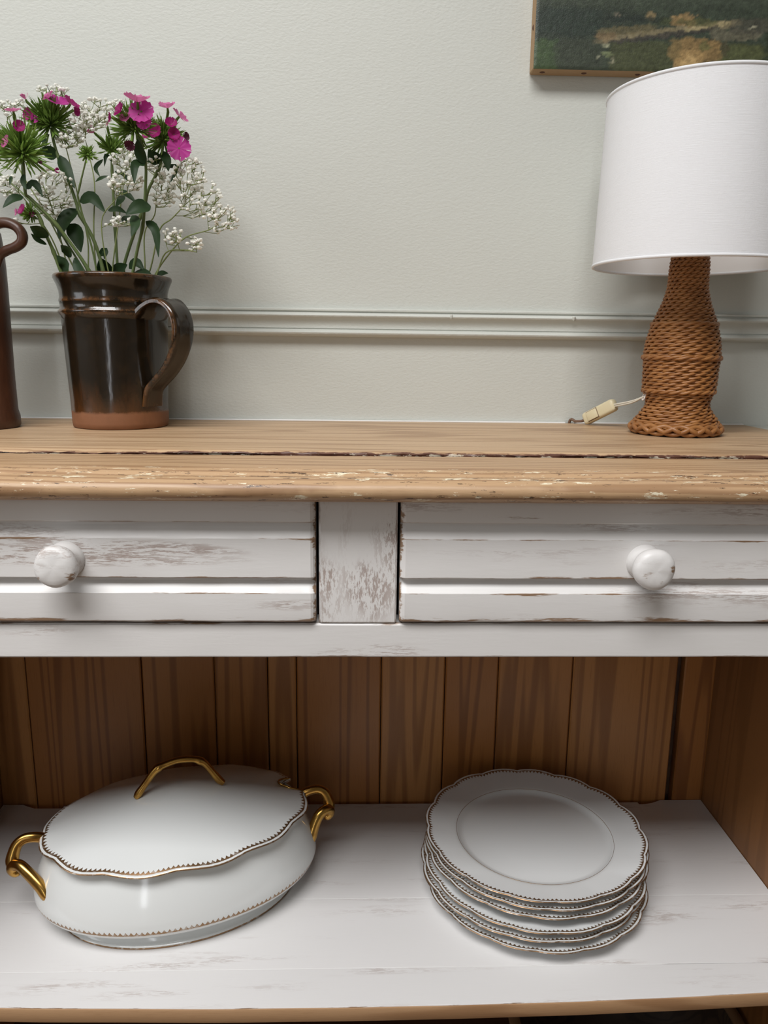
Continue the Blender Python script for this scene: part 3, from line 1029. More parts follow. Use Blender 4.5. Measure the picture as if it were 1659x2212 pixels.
# ------------------------------------------------------------------ stoneware bottle
BO = Vector((-.4090, .8350, ZT + .0003))
BT = empty('stoneware_bottle', BO, 'tall reddish brown stoneware bottle with a small loop handle at its neck', 'bottle')
bpf = [(.01, .002), (.040, .001), (.0425, 0), (.0438, .003), (.0436, .012), (.0420, .018), (.0415, .05), (.0418, .10), (.0422, .14), (.0420, .165), (.0412, .185), (.0398, .198), (.0350, .2075), (.0270, .2130), (.0200, .2190), (.0165, .225), (.0160, .232), (.0165, .236), (.0190, .239), (.0192, .245), (.0170, .247), (.0120, .246), (.0115, .22), (.01, .21)]
V, F, _ = lathe(bpf, 72, lambda it, t: BO + Vector((math.cos(t) * it[0], math.sin(t) * it[0], it[1])) * 1.0, cap0=True, cap1=True)
mesh('bottle_body', V, F, M['bottle'], BT, 55, origin=BO)
bh = spline([(.0300, .2000), (.0400, .2045), (.0520, .2065), (.0630, .2030), (.0690, .1955), (.0680, .1880), (.0610, .1830), (.0510, .1795), (.0440, .1740), (.0405, .1640)], 44)
rl = np.interp(np.linspace(0, 1, 44), [0, .5, .8, 1], [.0054, .0050, .0048, .0024])
bd = Vector((math.cos(rad(-8)), math.sin(rad(-8)), 0))
V, F = tube([BO + bd * p[0] + Vector((0, 0, p[1])) for p in bh], list(rl), 12, flat=1.15)
mesh('handle', V, F, M['bottle'], BT, 60, origin=BO)

# ------------------------------------------------------------------ wicker lamp
LC = Vector((.3468, .8360, ZT + .0004))
LP = empty('table_lamp', LC, 'table lamp with woven wicker bottle-shaped base and white linen drum shade', 'lamp')
wz = [0, .011, .020, .0300, .0360, .0430, .0500, .0700, .0830, .0974, .1173, .1374, .1530, .1765, .1872, .215]
wr = [.0478, .0472, .0400, .0330, .0338, .0362, .0388, .0390, .0402, .0388, .0338, .0252, .0211, .0204, .0192, .0180]


def wrad(z):
    return float(np.interp(z, wz, wr))


def wsm(z):
    return (wrad(z - .004) + wrad(z) * 2 + wrad(z + .004)) / 4


NST = 18
geo = []
z = .0095
row = 0
while z < .205:
    ph0 = row * .31
    for strand in (0, 1):
        pts = []
        ns = NST * 6
        for k in range(ns):
            t = 2 * math.pi * k / ns
            a = NST / 2 * t + strand * math.pi + ph0 * .25 + (math.pi / 2 if row % 2 else 0)
            R = wsm(z) - .0028 + .0017 * math.cos(a)
            zz = z + .0011 * math.sin(a) + .0006 * mnoise.noise(Vector((math.cos(t) * 2, math.sin(t) * 2, row * 1.7)))
            pts.append(LC + Vector((math.cos(t) * R, math.sin(t) * R, zz)))
        geo.append(tube(pts, .00150, 6, closed=True))
    z += .0037
    row += 1
V, F = join(geo)
mesh('woven_base', V, F, M['wicker'], LP, 80)
# dark core behind the weave
V, F, _ = lathe([(wsm(q) - .0052, q) for q in np.linspace(.004, .212, 40)], 48, lambda it, t: LC + Vector((math.cos(t) * it[0], math.sin(t) * it[0], it[1])), cap0=True, cap1=True)
mesh('inner_core', V, F, M['dark'], LP, 60)
for zb, off, amp, rt, nw in ((.0462, .0000, .0012, .0017, 11), (.0815, .0002, .0012, .0017, 10), (.1165, -.0002, .0011, .0016, 9)):
    gs = []
    for strand in range(2):
        pts = []
        for k in range(180):
            t = 2 * math.pi * k / 180
            a = nw * t + strand * math.pi
            pts.append(LC + Vector((math.cos(t) * (wsm(zb) + off + amp * math.cos(a) * .7 - .0006), math.sin(t) * (wsm(zb) + off + amp * math.cos(a) * .7 - .0006), zb + amp * math.sin(a))))
        gs.append(tube(pts, rt, 6, closed=True))
    V, F = join(gs)
    mesh('braided_band', V, F, M['wicker'], LP, 80)
gs = []
for strand in range(3):
    pts = []
    for k in range(240):
        t = 2 * math.pi * k / 240
        a = 6 * t + strand * 2 * math.pi / 3
        R = .0462 + .0016 * math.cos(2 * a)
        pts.append(LC + Vector((math.cos(t) * R, math.sin(t) * R, 0.0066 + .0042 * math.sin(a))))
    gs.append(tube(pts, .0025, 8, closed=True))
V, F = join(gs)
mesh('braided_foot', V, F, M['wicker'], LP, 80)

# shade
ZB, ZTOP, RB, RT = .1765, .3400, .1003, .0965
SO = LC + Vector((.0010, 0, 0))


def shp(it, t):
    return SO + Vector((math.cos(t) * it[0], math.sin(t) * it[0], it[1]))


sp = [(RB, ZB), (RB, ZB + .004), (RB + (RT - RB) * .5, (ZB + ZTOP) / 2), (RT, ZTOP - .004), (RT, ZTOP)]
V, F, U = lathe(sp, 128, shp, [0, .02, .5, .98, 1.0])
sh = mesh('shade', V, F, M['linen'], LP, 60, fuv=U)
sp2 = [(r - .0012, z_) for r, z_ in sp][::-1]
V, F, U = lathe(sp2, 128, shp)
mesh('shade_lining', V, F, M['inner'], sh, 60)
for r_, z_ in ((RB - .0004, ZB), (RT - .0004, ZTOP)):
    V, F = tube([shp((r_, z_), 2 * math.pi * k / 128) for k in range(128)], .0017, 8, closed=True)
    mesh('shade_trim', V, F, M['linen'], sh, 80)
# fitting inside the shade: ring and three arms
hub = LC + Vector((0, 0, .214))
V, F = tube([hub + Vector((math.cos(k * math.pi / 12) * .021, math.sin(k * math.pi / 12) * .021, 0)) for k in range(24)], .0012, 6, closed=True)
fr = mesh('shade_ring', V, F, M['wire'], LP, 80)
for a in (62, 182, 302):
    d = Vector((math.cos(rad(a)), math.sin(rad(a)), 0))
    V, F = tube([hub + d * .0205, hub + d * .06 + Vector((0, 0, -.012)), LC + d * (RB - .0022) + Vector((.001, 0, ZB + .003))], .0014, 6)
    mesh('shade_arm', V, F, M['wire'], fr, 80)
V, F, _ = lathe([(.012, .205), (.013, .21), (.013, .24), (.010, .245), (.010, .252), (.002, .253)], 20, lambda it, t: LC + Vector((math.cos(t) * it[0], math.sin(t) * it[0], it[1])), cap0=True, cap1=True)
mesh('lamp_holder', V, F, M['wire'], LP, 50)
V, F, _ = lathe([(.0095, .252), (.012, .262), (.021, .282), (.0235, .296), (.0215, .309), (.013, .318), (.001, .3205)], 24, lambda it, t: LC + Vector((math.cos(t) * it[0], math.sin(t) * it[0], it[1])), cap0=True, cap1=True)
mesh('bulb', V, F, M['inner'], LP, 60)
# flex with its switch
c0 = atY(1391, 857, .842)
s1 = atY(1327, 874, .902)
s0 = atY(1266, 905, .932)
sd = (s0 - s1).normalized()
su = Vector((0, 0, 1)) - sd * sd.z
su.normalize()
sw_ = sd.cross(su).normalized()
for o_ in (-.0011, .0011):
    pts = spline([tuple(c0 + Vector((.006, .004, 0))), tuple(c0), tuple((c0 * .6 + s1 * .4) + Vector((0, 0, -.0022 + o_ * .8))), tuple(s1 + sd * .004 + su * o_)], 24)
    V, F = tube(pts, .00105, 6)
    mesh('flex', V, F, M['cream'], LP, 80)
V, F = tube([c0 + Vector((math.cos(k * math.pi / 8) * .001, math.sin(k * math.pi / 8) * .0032, math.cos(k * math.pi / 8) * .0036)) for k in range(16)], .0009, 6, closed=True)
mesh('cable_eyelet', V, F, M['wire'], LP, 80)


def oriented(VF, o, ex, ey, ez):
    return [o + ex * v[0] + ey * v[1] + ez * v[2] for v in VF[0]], VF[1]


L = (s0 - s1).length
face = (-sw_) if (-sw_).y < 0 else sw_
mid = (s0 + s1) / 2
hb = box(-L / 2 - .002, L / 2 + .002, -.0055, .0055, -.0088, .0088, .0038, 4)
hb = ([Vector((v.x, v.y, v.z * (1 - .18 * (abs(v.x) / (L / 2)) ** 3))) for v in hb[0]], hb[1])
V, F = fixn(*oriented(hb, mid, sd, face, su))
swo = mesh('switch', V, F, M['ivory'], LP, 50)
V, F = fixn(*oriented(box(.000, .0150, .0051, .0070, -.0055, .0055, .0008, 2), mid, sd, face, su))
mesh('switch_rocker', V, F, M['ivory'], swo, 40)
V, F = fixn(*oriented(box(-.0006, .0156, .0045, .0057, -.0061, .0061, .0002), mid, sd, face, su))
mesh('rocker_slot', V, F, M['flex'], swo, None)
pts = spline([tuple(s0 - sd * .002), tuple(s0 + sd * .006), tuple(Vector((s0.x - .010, .9400, ZT + .0030))), tuple(Vector((s0.x - .016, .9485, ZT + .0005))), tuple(Vector((s0.x - .017, .9488, ZT - .05)))], 24)
V, F = tube(pts, .0017, 8)
mesh('flex', V, F, M['flex'], LP, 80)

# ------------------------------------------------------------------ painting
PX0, PX1, PZ0, PZ1 = .1905, .640, 1.2660, 1.560
YP0, YP1 = YW - .0215, YW - .0006
PT = empty('oil_painting', ((PX0 + PX1) / 2, YP1, PZ0), 'unframed oil painting of a dark green river landscape hung above the lamp', 'painting')


def crop(x, y):           # painting plan coordinates used while laying out the strokes
    return x, y


blobs = [  # cx, cy, rx, ry, angle, colour(sRGB), alpha
    (300, 120, 420, 160, 0, (44, 52, 42), .9), (120, 300, 90, 110, 0, (62, 78, 50), .9), (330, 290, 150, 110, 0, (54, 60, 48), .8), (260, 60, 200, 90, 0, (40, 50, 42), .8),
    (700, 290, 190, 110, 0, (66, 70, 46), .9), (1320, 300, 170, 110, 0, (74, 78, 48), .9), (1560, 180, 120, 220, 0, (44, 52, 38), .9), (1540, 250, 70, 60, 0, (58, 66, 44), .7),
    (850, 110, 420, 26, 10.5, (120, 110, 84), .85), (830, 138, 330, 16, 10, (52, 50, 46), .85), (1100, 60, 170, 14, 12, (150, 138, 102), .8), (600, 110, 170, 30, 8, (96, 88, 62), .7), (480, 155, 60, 28, 0, (118, 98, 70), .6),
    (1250, 120, 150, 40, 0, (92, 88, 72), .8), (1330, 60, 120, 50, 0, (70, 68, 58), .7), (1025, 235, 150, 80, 0, (122, 100, 64), .95), (985, 325, 85, 95, 0, (146, 120, 78), .9), (990, 340, 45, 70, 0, (172, 144, 98), .8),
    (1070, 205, 36, 36, 0, (92, 90, 54), .8), (900, 230, 35, 70, 0, (104, 90, 58), .7), (1195, 225, 24, 55, 0, (66, 62, 44), .8), (940, 30, 70, 40, 0, (136, 112, 74), .8), (740, 10, 26, 30, 0, (126, 110, 78), .8), (530, 10, 24, 20, 0, (120, 112, 96), .7),
    (1530, 350, 80, 45, 0, (120, 92, 52), .85), (1520, 60, 60, 70, 0, (84, 72, 44), .6), (820, 40, 60, 24, 0, (58, 64, 38), .7), (640, 30, 160, 20, 0, (34, 42, 36), .8), (480, 215, 26, 12, 0, (150, 150, 122), .7), (495, 275, 34, 20, 0, (110, 118, 84), .7), (520, 322, 10, 14, 0, (150, 146, 122), .7), (440, 297, 12, 8, 0, (140, 140, 118), .7), (1350, 68, 14, 10, 0, (170, 166, 140), .7), (1020, 40, 120, 26, 0, (74, 76, 46), .7)]


def lin(c):
    return tuple((v / 255 / 12.92) if v / 255 <= .04045 else ((v / 255 + .055) / 1.055) ** 2.4 for v in c)


BL = [(a, b, c, d, math.cos(rad(e)), math.sin(rad(e)), np.array(lin(f)), g) for a, b, c, d, e, f, g in blobs]
gx, gz = 230, 150
V, F, CC = [], [], []
for j in range(gz):
    for i in range(gx):
        X = PX0 + (PX1 - PX0) * i / (gx - 1)
        Z = PZ0 + (PZ1 - PZ0) * j / (gz - 1)
        y = YP0
        if j == 0 or i == 0 or j == gz - 1 or i == gx - 1: y += .0008
        V.append(Vector((X, y, Z)))
        cx = 60 + (X - .1905) / (.49 - .1905) * 1600
        cy = 390 - (Z - PZ0) / (1.3236 - 1.2666) * 395
        wx = 26 * mnoise.noise(Vector((cx * .018, cy * .03, 1))) + 10 * mnoise.noise(Vector((cx * .07, cy * .07, 8)))
        wy = 20 * mnoise.noise(Vector((cx * .02, cy * .03, 5))) + 9 * mnoise.noise(Vector((cx * .08, cy * .06, 2)))
        px, py = cx + wx, cy + wy
        col = np.array(lin((52, 60, 48)))
        if cy < -40:
            col = np.array(lin((86, 92, 78))) * min(1, (-40 - cy) / 500) + col * (1 - min(1, (-40 - cy) / 500))
        for a, b, rx, ry, ca, sa, cl, al in BL:
            dx, dy = px - a, py - b
            u = (dx * ca - dy * sa) / rx
            v = (dx * sa + dy * ca) / ry
            d = u ** 4 + v ** 4 if rx > 60 else u * u + v * v
            if d < 1.6:
                k = al * max(0.0, min(1.0, (1.45 - d) / .7))
                col = col * (1 - k) + cl * k
        col = col * (1 + .45 * mnoise.noise(Vector((cx * .04, cy * .10, 3))) + .30 * mnoise.noise(Vector((cx * .14, cy * .2, 6))))
        CC.append(col * 1.05)
for j in range(gz - 1):
    for i in range(gx - 1):
        F.append((j * gx + i, j * gx + i + 1, (j + 1) * gx + i + 1, (j + 1) * gx + i))
mesh('painted_canvas', V, F, M['canvas'], PT, 180, col=CC)
V, F = box(PX0 - .0003, PX1 + .0003, YP0 + .0006, YP1, PZ0 - .0003, PZ1 + .0003, .0012)
mesh('canvas_edge', V, F, M['linen_raw'], PT, 40)
for k, (px, py) in enumerate(((1172, 126), (1262, 129), (1378, 134), (1462, 137))):
    p = atY(px, py, YP0 + .012)
    V, F, _ = lathe([(.0034, .0003), (.0030, -.0006), (.0016, -.0012), (.0003, -.0014)], 12, lambda it, t: Vector((p.x + math.cos(t) * it[0], YP0 + .010 + math.sin(t) * it[0] * .8, PZ0 + it[1])), cap0=True, cap1=True)
    mesh('tack', V, F, M['rust'], PT, 60)
for zt in (1.3105, 1.39, 1.47):
    V, F, _ = lathe([(.0034, .0003), (.0030, -.0006), (.0016, -.0012), (.0003, -.0014)], 12, lambda it, t: Vector((PX0 + it[1], YP0 + .010 + math.sin(t) * it[0] * .8, zt + math.cos(t) * it[0])), cap0=True, cap1=True)
    mesh('tack', V, F, M['rust'], PT, 60)

# ------------------------------------------------------------------ flowers in the jug
CS = 2.9625


def fp(cx, cy, Y):
    return atY(cx / CS, 160 + cy / CS, Y)


MPP = .00053 / CS * 1.0          # metres for one step of the layout grid
rf = random.Random(11)


def leaf_geo(b, m, t, w, face, fold=.25):
    """blade through base, middle, tip; w metres wide; face = roughly where the upper side looks."""
    V, F = [], []
    n = 9
    P3 = spline([tuple(b), tuple(m), tuple(t)], n)
    for i, p in enumerate(P3):
        p = Vector(p)
        a = Vector(P3[max(i - 1, 0)]); c = Vector(P3[min(i + 1, n - 1)])
        d = (c - a).normalized()
        s = d.cross(Vector(face))
        s = s.normalized() if s.length > 1e-4 else d.orthogonal().normalized()
        up = s.cross(d)
        u = i / (n - 1)
        hw = w / 2 * (math.sin(math.pi * (u ** .75)) ** .8 if 0 < u < 1 else .04)
        hw = max(hw, w * .03)
        for q in (-1, -.5, 0, .5, 1):
            V.append(p + s * q * hw - up * (abs(q) - .5) * hw * fold * -1)
    for i in range(n - 1):
        for q in range(4):
            k = i * 5 + q
            F.append((k, k + 1, k + 6, k + 5))
    return V, F


def spike_geo(b, d, L, w):
    d = d.normalized()
    s = d.orthogonal().normalized()
    s = Matrix.Rotation(rf.uniform(0, 6.28), 3, d) @ s
    q = d.cross(s)
    m = b + d * L * .45 + s * rf.uniform(-.06, .06) * L
    e = b + d * L + s * rf.uniform(-.1, .1) * L + q * rf.uniform(-.1, .1) * L
    V = [b + s * w * .5, b - s * w * .5 + q * w * .2, m + s * w, m - s * w, m + q * w * .7, e]
    return V, [(0, 1, 3, 4), (0, 4, 2), (4, 3, 5), (2, 4, 5)]


def floret_geo(c, D, n, kind, stemfrom, spin, leans):
    """five serrated petals around a throat; returns tube, petals."""
    n = n.normalized()
    u = Matrix.Rotation(spin, 3, n) @ n.orthogonal().normalized()
    v = n.cross(u)
    R = D / 2
    th = tube([stemfrom, c - n * R * .4, c + n * R * .02], [.0012, .0014, .0010], 6)
    cup = {'full': .10, 'cup': .55, 'side': .30, 'bud': 1.1}[kind]
    np_ = 5 if kind != 'bud' else 3
    petals = []
    for k in range(np_):
        a = 2 * math.pi * k / np_
        r_ = u * math.cos(a) + v * math.sin(a)
        s_ = n.cross(r_)
        V, F = [], []
        rows = 6
        lean = cup + leans[k]
        for i in range(rows):
            t = i / (rows - 1)
            rr_ = R * (.06 + .94 * t)
            hw = R * (.08 + .54 * t ** .9) * (1 if t < .85 else .95)
            for q in range(7):
                x = (q - 3) / 3
                ser = 0
                if i == rows - 1:
                    ser = (-.07 if q % 2 else 0.02) * R - .16 * R * x * x
                if i == rows - 2:
                    ser = -.05 * R * x * x
                rad_ = rr_ + ser
                h = lean * rad_ * (.6 + .4 * t) + .06 * R * math.sin(q * 2.2 + k) * t
                V.append(c + r_ * rad_ * math.cos(min(1.2, lean * .6)) + s_ * hw * x + n * h)
        for i in range(rows - 1):
            for q in range(6):
                z0 = i * 7 + q
                F.append((z0, z0 + 1, z0 + 8, z0 + 7))
        petals.append((V, F))
    return th, petals


CAMD, UPD = Vector((0, -1, 0)), Vector((0, 0, 1))
DG = 'sweet william stems in the jug'
# stems: path, depth, head centre, head radius (grid), bracts, material of the bracts
def foot_of(p, k=.62):
    """where a stem entering the jug at p stands on its floor."""
    return Vector((JC.x + (p.x - JC.x) * k, JC.y + (p.y - JC.y) * k, JC.z + .0095))


DST = [
    dict(lab='sweet william stem with a broad spiky head and magenta florets along its top, leaning left', path=[(335, 390), (365, 510), (430, 660), (490, 830), (505, 890), (590, 1040), (640, 1180), (668, 1300), (690, 1420)], Y=(0.880, 0.872), head=(322, 300), R=175, n=190, mat='bract', lean=(-.05, -.3, 1), r=.0024),
    dict(lab='sweet william stem with a large loose pale green head beside the stoneware bottle', path=[(152, 600), (158, 690), (165, 770), (200, 800), (350, 950), (420, 1040), (520, 1180), (590, 1300), (640, 1420)], Y=(0.822, 0.842), head=(140, 470), R=190, n=170, mat='lime', lean=(-.2, -.4, .7), r=.0022),
    dict(lab='sweet william stem with three open magenta florets on a leaning spiky head', path=[(890, 400), (930, 560), (932, 700), (915, 960), (880, 1120), (845, 1300), (830, 1420)], Y=(0.820, 0.850), head=(850, 330), R=150, n=150, mat='bract', lean=(-.25, -.3, .8), r=.0021),
    dict(lab='sweet william stem with one wide open round floret hanging below its head', path=[(1040, 480), (1020, 600), (950, 740), (925, 850), (880, 960), (800, 1200), (790, 1300), (780, 1420)], Y=(0.872, 0.884), head=(1050, 400), R=140, n=150, mat='bract', lean=(.15, -.3, 1), r=.0022),
    dict(lab='sweet william stem with a sparse pale bud head between the two flowering heads', path=[(715, 520), (718, 640), (725, 770), (735, 960), (750, 1210), (752, 1300), (755, 1420)], Y=(0.902, 0.890), head=(715, 470), R=110, n=70, mat='lime', lean=(.05, -.1, 1), r=.0020),
    dict(lab='short side shoot with one small closed green bud', path=[(548, 560), (505, 740), (500, 800), (540, 940), (590, 1120), (625, 1300), (640, 1420)], Y=(0.850, 0.862), head=(560, 500), R=62, n=46, mat='lime', lean=(.2, -.2, 1), r=.0013),
    dict(lab='short sweet william stem with a small wine red head near the bottle handle', path=[(240, 890), (300, 1040), (340, 1130), (400, 1290), (450, 1400)], Y=(0.826, 0.838), head=(190, 900), R=75, n=50, mat='bract', lean=(-.8, -.3, .4), r=.0024),
    dict(lab='sweet william stem arching out over the stoneware bottle', path=[(-60, 590), (0, 640), (130, 750), (190, 812), (355, 975), (440, 1100), (560, 1300), (600, 1420)], Y=(0.908, 0.880), head=(-90, 520), R=130, n=90, mat='bract', lean=(-.6, -.3, .8), r=.0014),
]
FILL = {}          # thing name -> list of trees of its finished pieces


def fill(root, V, F):
    FILL.setdefault(root.name, []).append(BVHTree.FromPolygons([tuple(v) for v in V], F))


def hits(root, V, F):
    t = BVHTree.FromPolygons([tuple(v) for v in V], F)
    return sum(len(t.overlap(q)) for k, l in FILL.items() if k != root.name for q in l)


for d in DST:
    n = len(d['path'])
    pts = [fp(x, y, float(np.interp(i, [0, n - 1], d['Y']))) for i, (x, y) in enumerate(d['path'])]
    pts = [pts[0] * .5 + fp(*d['head'], d['Y'][0]) * .5] + pts + [foot_of(pts[-1])]
    Pn = [Vector(p) for p in spline([tuple(p) for p in pts], 40)]
    # keep the foot of the stem inside the jug
    root = Pn[-1]
    st = empty('sweet_william', root, d['lab'], 'flower', DG)
    d['obj'] = st
    d['pts'] = Pn
    radii = [d['r'] * .86 * (.75 + .25 * i / 39) for i in range(40)]
    # swollen nodes
    for q in (9, 20, 30):
        for k, f in ((-1, 1.12), (0, 1.35), (1, 1.12)):
            radii[q + k] *= f
    V, F = tube(Pn, radii, 8)
    mesh('stem', V, F, M['stem'], st, 80)
    fill(st, V, F)
for d in DST:
    st, Pn = d['obj'], d['pts']
    hc = fp(*d['head'], d['Y'][0])
    ax = Vector(d['lean']).normalized()
    R = d['R'] * MPP
    base = Pn[0]
    gs = []
    for k in range(int(d['n'] * 2.6)):
        dr = Vector((rf.gauss(0, 1), rf.gauss(0, 1), rf.gauss(0, 1))).normalized()
        dr = (dr + ax * .75).normalized()
        f = .62 * rf.random() ** 1.3
        b = base + (hc - base) * .35 + dr * R * f
        g = spike_geo(b, (dr + UPD * .15 * rf.random()), R * rf.uniform(.30, .60), .00090 * rf.uniform(.7, 1.5))
        if not hits(st, *g):
            gs.append(g)
    for k in range(d['n'] // 3):     # pale calyx tubes
        dr = (Vector((rf.gauss(0, 1), rf.gauss(0, 1), rf.gauss(0, 1))).normalized() + ax * .5).normalized()
        b = base + (hc - base) * .55
        g = tube([b + dr * R * .1, b + dr * R * .45, b + dr * R * rf.uniform(.65, .85)], [.0008, .0011, .0007], 5)
        if not hits(st, *g):
            gs.append(g)
    V, F = join(gs)
    fill(st, V, F)
    o = mesh('bracts', V, F, M[d['mat']], st, 40)
    o['kind'] = 'stuff'

# leaves: stem index, base, middle, tip, width
LV = [(0, (385, 520), (425, 620), (478, 732), 72), (0, (310, 385), (282, 415), (300, 465), 40), (0, (365, 530), (310, 500), (255, 478), 78), (1, (165, 735), (220, 700), (275, 785), 48), (1, (150, 640), (150, 690), (168, 742), 34), (1, (150, 785), (80, 800), (18, 856), 55),
      (0, (492, 862), (415, 935), (378, 1055), 95), (0, (440, 960), (490, 1030), (518, 1140), 95), (0, (508, 818), (590, 790), (676, 888), 72), (6, (300, 1050), (250, 1010), (192, 976), 72), (6, (300, 1090), (240, 1060), (198, 1020), 34), (6, (405, 1290), (412, 1220), (362, 1160), 66),
      (1, (475, 1175), (520, 1275), (655, 1350), 55), (4, (700, 1300), (668, 1235), (640, 1175), 95), (4, (715, 1300), (760, 1255), (815, 1220), 88), (2, (930, 575), (892, 500), (880, 415), 62), (2, (930, 575), (865, 580), (860, 702), 52), (2, (965, 845), (890, 850), (805, 898), 92), (2, (932, 942), (995, 1000), (1015, 1172), 52),
      (3, (1036, 490), (1066, 550), (1078, 622), 55), (3, (1040, 592), (1130, 600), (1088, 698), 36), (3, (1025, 570), (985, 530), (950, 480), 80), (3, (1020, 575), (970, 565), (935, 560), 40), (4, (716, 560), (680, 520), (668, 592), 26), (4, (660, 545), (612, 600), (640, 658), 26), (4, (690, 650), (650, 665), (610, 690), 28),
      (4, (735, 622), (790, 640), (822, 690), 36), (4, (740, 745), (810, 768), (872, 825), 42), (4, (690, 872), (750, 862), (812, 890), 36), (4, (830, 905), (798, 925), (812, 955), 46), (3, (855, 1272), (920, 1268), (982, 1302), 50), (3, (985, 1302), (1030, 1278), (1076, 1275), 44), (3, (825, 1245), (870, 1205), (922, 1255), 62),
      (6, (440, 1175), (425, 1130), (388, 1095), 60), (0, (635, 1165), (672, 1130), (668, 1185), 42), (2, (845, 905), (868, 960), (840, 1040), 60), (1, (60, 700), (70, 660), (62, 720), 20), (0, (760, 780), (775, 800), (740, 850), 50)]
for (si, b, m, t, w) in LV:
    d = DST[si]
    Pb = fp(*b, .86)
    k = min(range(40), key=lambda i: (Vector((d['pts'][i].x, 0, d['pts'][i].z)) - Vector((Pb.x, 0, Pb.z))).length)
    Y0 = d['pts'][k].y
    dY = rf.uniform(-.014, -.002)
    face = (CAMD + Vector((rf.uniform(-.4, .4), 0, rf.uniform(.1, .7)))).normalized()
    best = None
    for a in (dY, -.004, -.018, .004, .010, -.026, .016, -.034, .022, -.042, .028):   # bend the blade clear of its neighbours
        V, F = leaf_geo(fp(*b, Y0), fp(*m, Y0 + a), fp(*t, Y0 + a * 1.6), w * MPP, face, .3)
        h = hits(d['obj'], V, F)
        if best is None or h < best[0]:
            best = (h, V, F)
        if h == 0:
            break
    _, V, F = best
    fill(d['obj'], V, F)
    mesh('leaf', V, F, M['leaf'], d['obj'], 180)

FLS = [(0, 375, 190, 150, (.25, -.5, 1), 'pink', 'side'), (0, 318, 150, 78, (-.6, -.5, .7), 'rose', 'cup'), (0, 452, 190, 95, (.6, -.3, .6), 'wine', 'side'), (0, 478, 235, 60, (.9, -.3, -.2), 'wine', 'cup'), (0, 192, 262, 76, (-.3, -1, .1), 'wine', 'cup'), (0, 165, 162, 56, (-.2, -.4, 1), 'rose', 'bud'), (0, 222, 280, 50, (.2, -.8, -.4), 'pink', 'bud'),
       (1, 85, 240, 88, (-.1, -.3, 1), 'rose', 'side'), (1, 122, 338, 66, (.3, -.9, .2), 'wine', 'cup'), (1, 50, 440, 74, (-.6, -.7, .3), 'rose', 'cup'), (1, 350, 615, 36, (.9, -.4, -.1), 'wine', 'bud'), (1, 242, 563, 34, (1, -.3, .1), 'withered', 'bud'),
       (2, 905, 240, 135, (.05, -1, .35), 'pink', 'full'), (2, 920, 305, 84, (0, -1, .1), 'pink', 'full'), (2, 880, 180, 140, (.05, -.3, 1), 'rose', 'cup'), (2, 775, 238, 82, (-.6, -.5, .4), 'wine', 'cup'), (2, 712, 278, 56, (-.9, -.3, .1), 'wine', 'cup'), (2, 805, 285, 62, (-.1, -.9, .4), 'rose', 'cup'), (2, 835, 448, 62, (-.1, -.8, -.7), 'withered', 'cup'),
       (3, 1072, 218, 98, (0, -.5, 1), 'rose', 'cup'), (3, 1148, 272, 104, (.7, -.2, .6), 'rose', 'side'), (3, 1146, 475, 138, (.15, -1, .05), 'pink', 'full'), (3, 1000, 370, 84, (-.2, -1, .1), 'wine', 'cup'), (3, 945, 380, 66, (-.6, -.8, 0), 'wine', 'cup'), (3, 1095, 322, 72, (.2, -.9, .5), 'wine', 'cup'), (3, 1112, 388, 74, (.3, -1, .1), 'wine', 'cup'), (3, 1185, 398, 48, (.8, -.6, 0), 'withered', 'cup'),
       (4, 603, 375, 62, (-.5, -.7, .5), 'rose', 'bud'), (4, 685, 330, 34, (-.1, -.4, 1), 'rose', 'bud'), (6, 150, 872, 66, (-.6, -.7, .4), 'wine', 'cup'), (6, 112, 885, 44, (-.8, -.5, .2), 'rose', 'cup'), (6, 205, 898, 36, (.3, -.9, 0), 'withered', 'bud'), (7, 2, 500, 50, (-.3, -.8, .4), 'rose', 'cup')]
for (si, x, y, D, nn, mt, kd) in FLS:
    d = DST[si]
    hc = d['pts'][0] * .4 + fp(*d['head'], d['Y'][0]) * .6
    dy, spin, leans = rf.uniform(-.004, .003), rf.uniform(0, 6.28), [rf.uniform(-.12, .12) for _ in range(5)]
    best = None
    for a in (-.019, -.024, -.014, -.030, -.008, -.036, 0, .008, .016, .024):
        th, pet = floret_geo(fp(x, y, d['Y'][0] + a + dy), D * MPP, Vector(nn), kd, hc, spin, leans)
        J = join([th] + pet)
        h = hits(d['obj'], *J)
        if best is None or h < best[0]:
            best = (h, th, pet, J)
        if h == 0:
            break
    _, th, pet, J = best
    fill(d['obj'], *J)
    fl = mesh('floret', th[0], th[1], M['bract'], d['obj'], 60)
    for V, F in pet:
        mesh('petal', V, F, M[mt], fl, 180)

# gypsophila: each spray grows towards its cloud of blossom
GG = 'gypsophila sprays in the jug'


def ico():
    bm = bmesh.new()
    bmesh.ops.create_icosphere(bm, subdivisions=2, radius=1)
    bm.verts.index_update()
    V = [v.co.copy() for v in bm.verts]
    F = [tuple(v.index for v in f.verts) for f in bm.faces]
    bm.free()
    return V, F


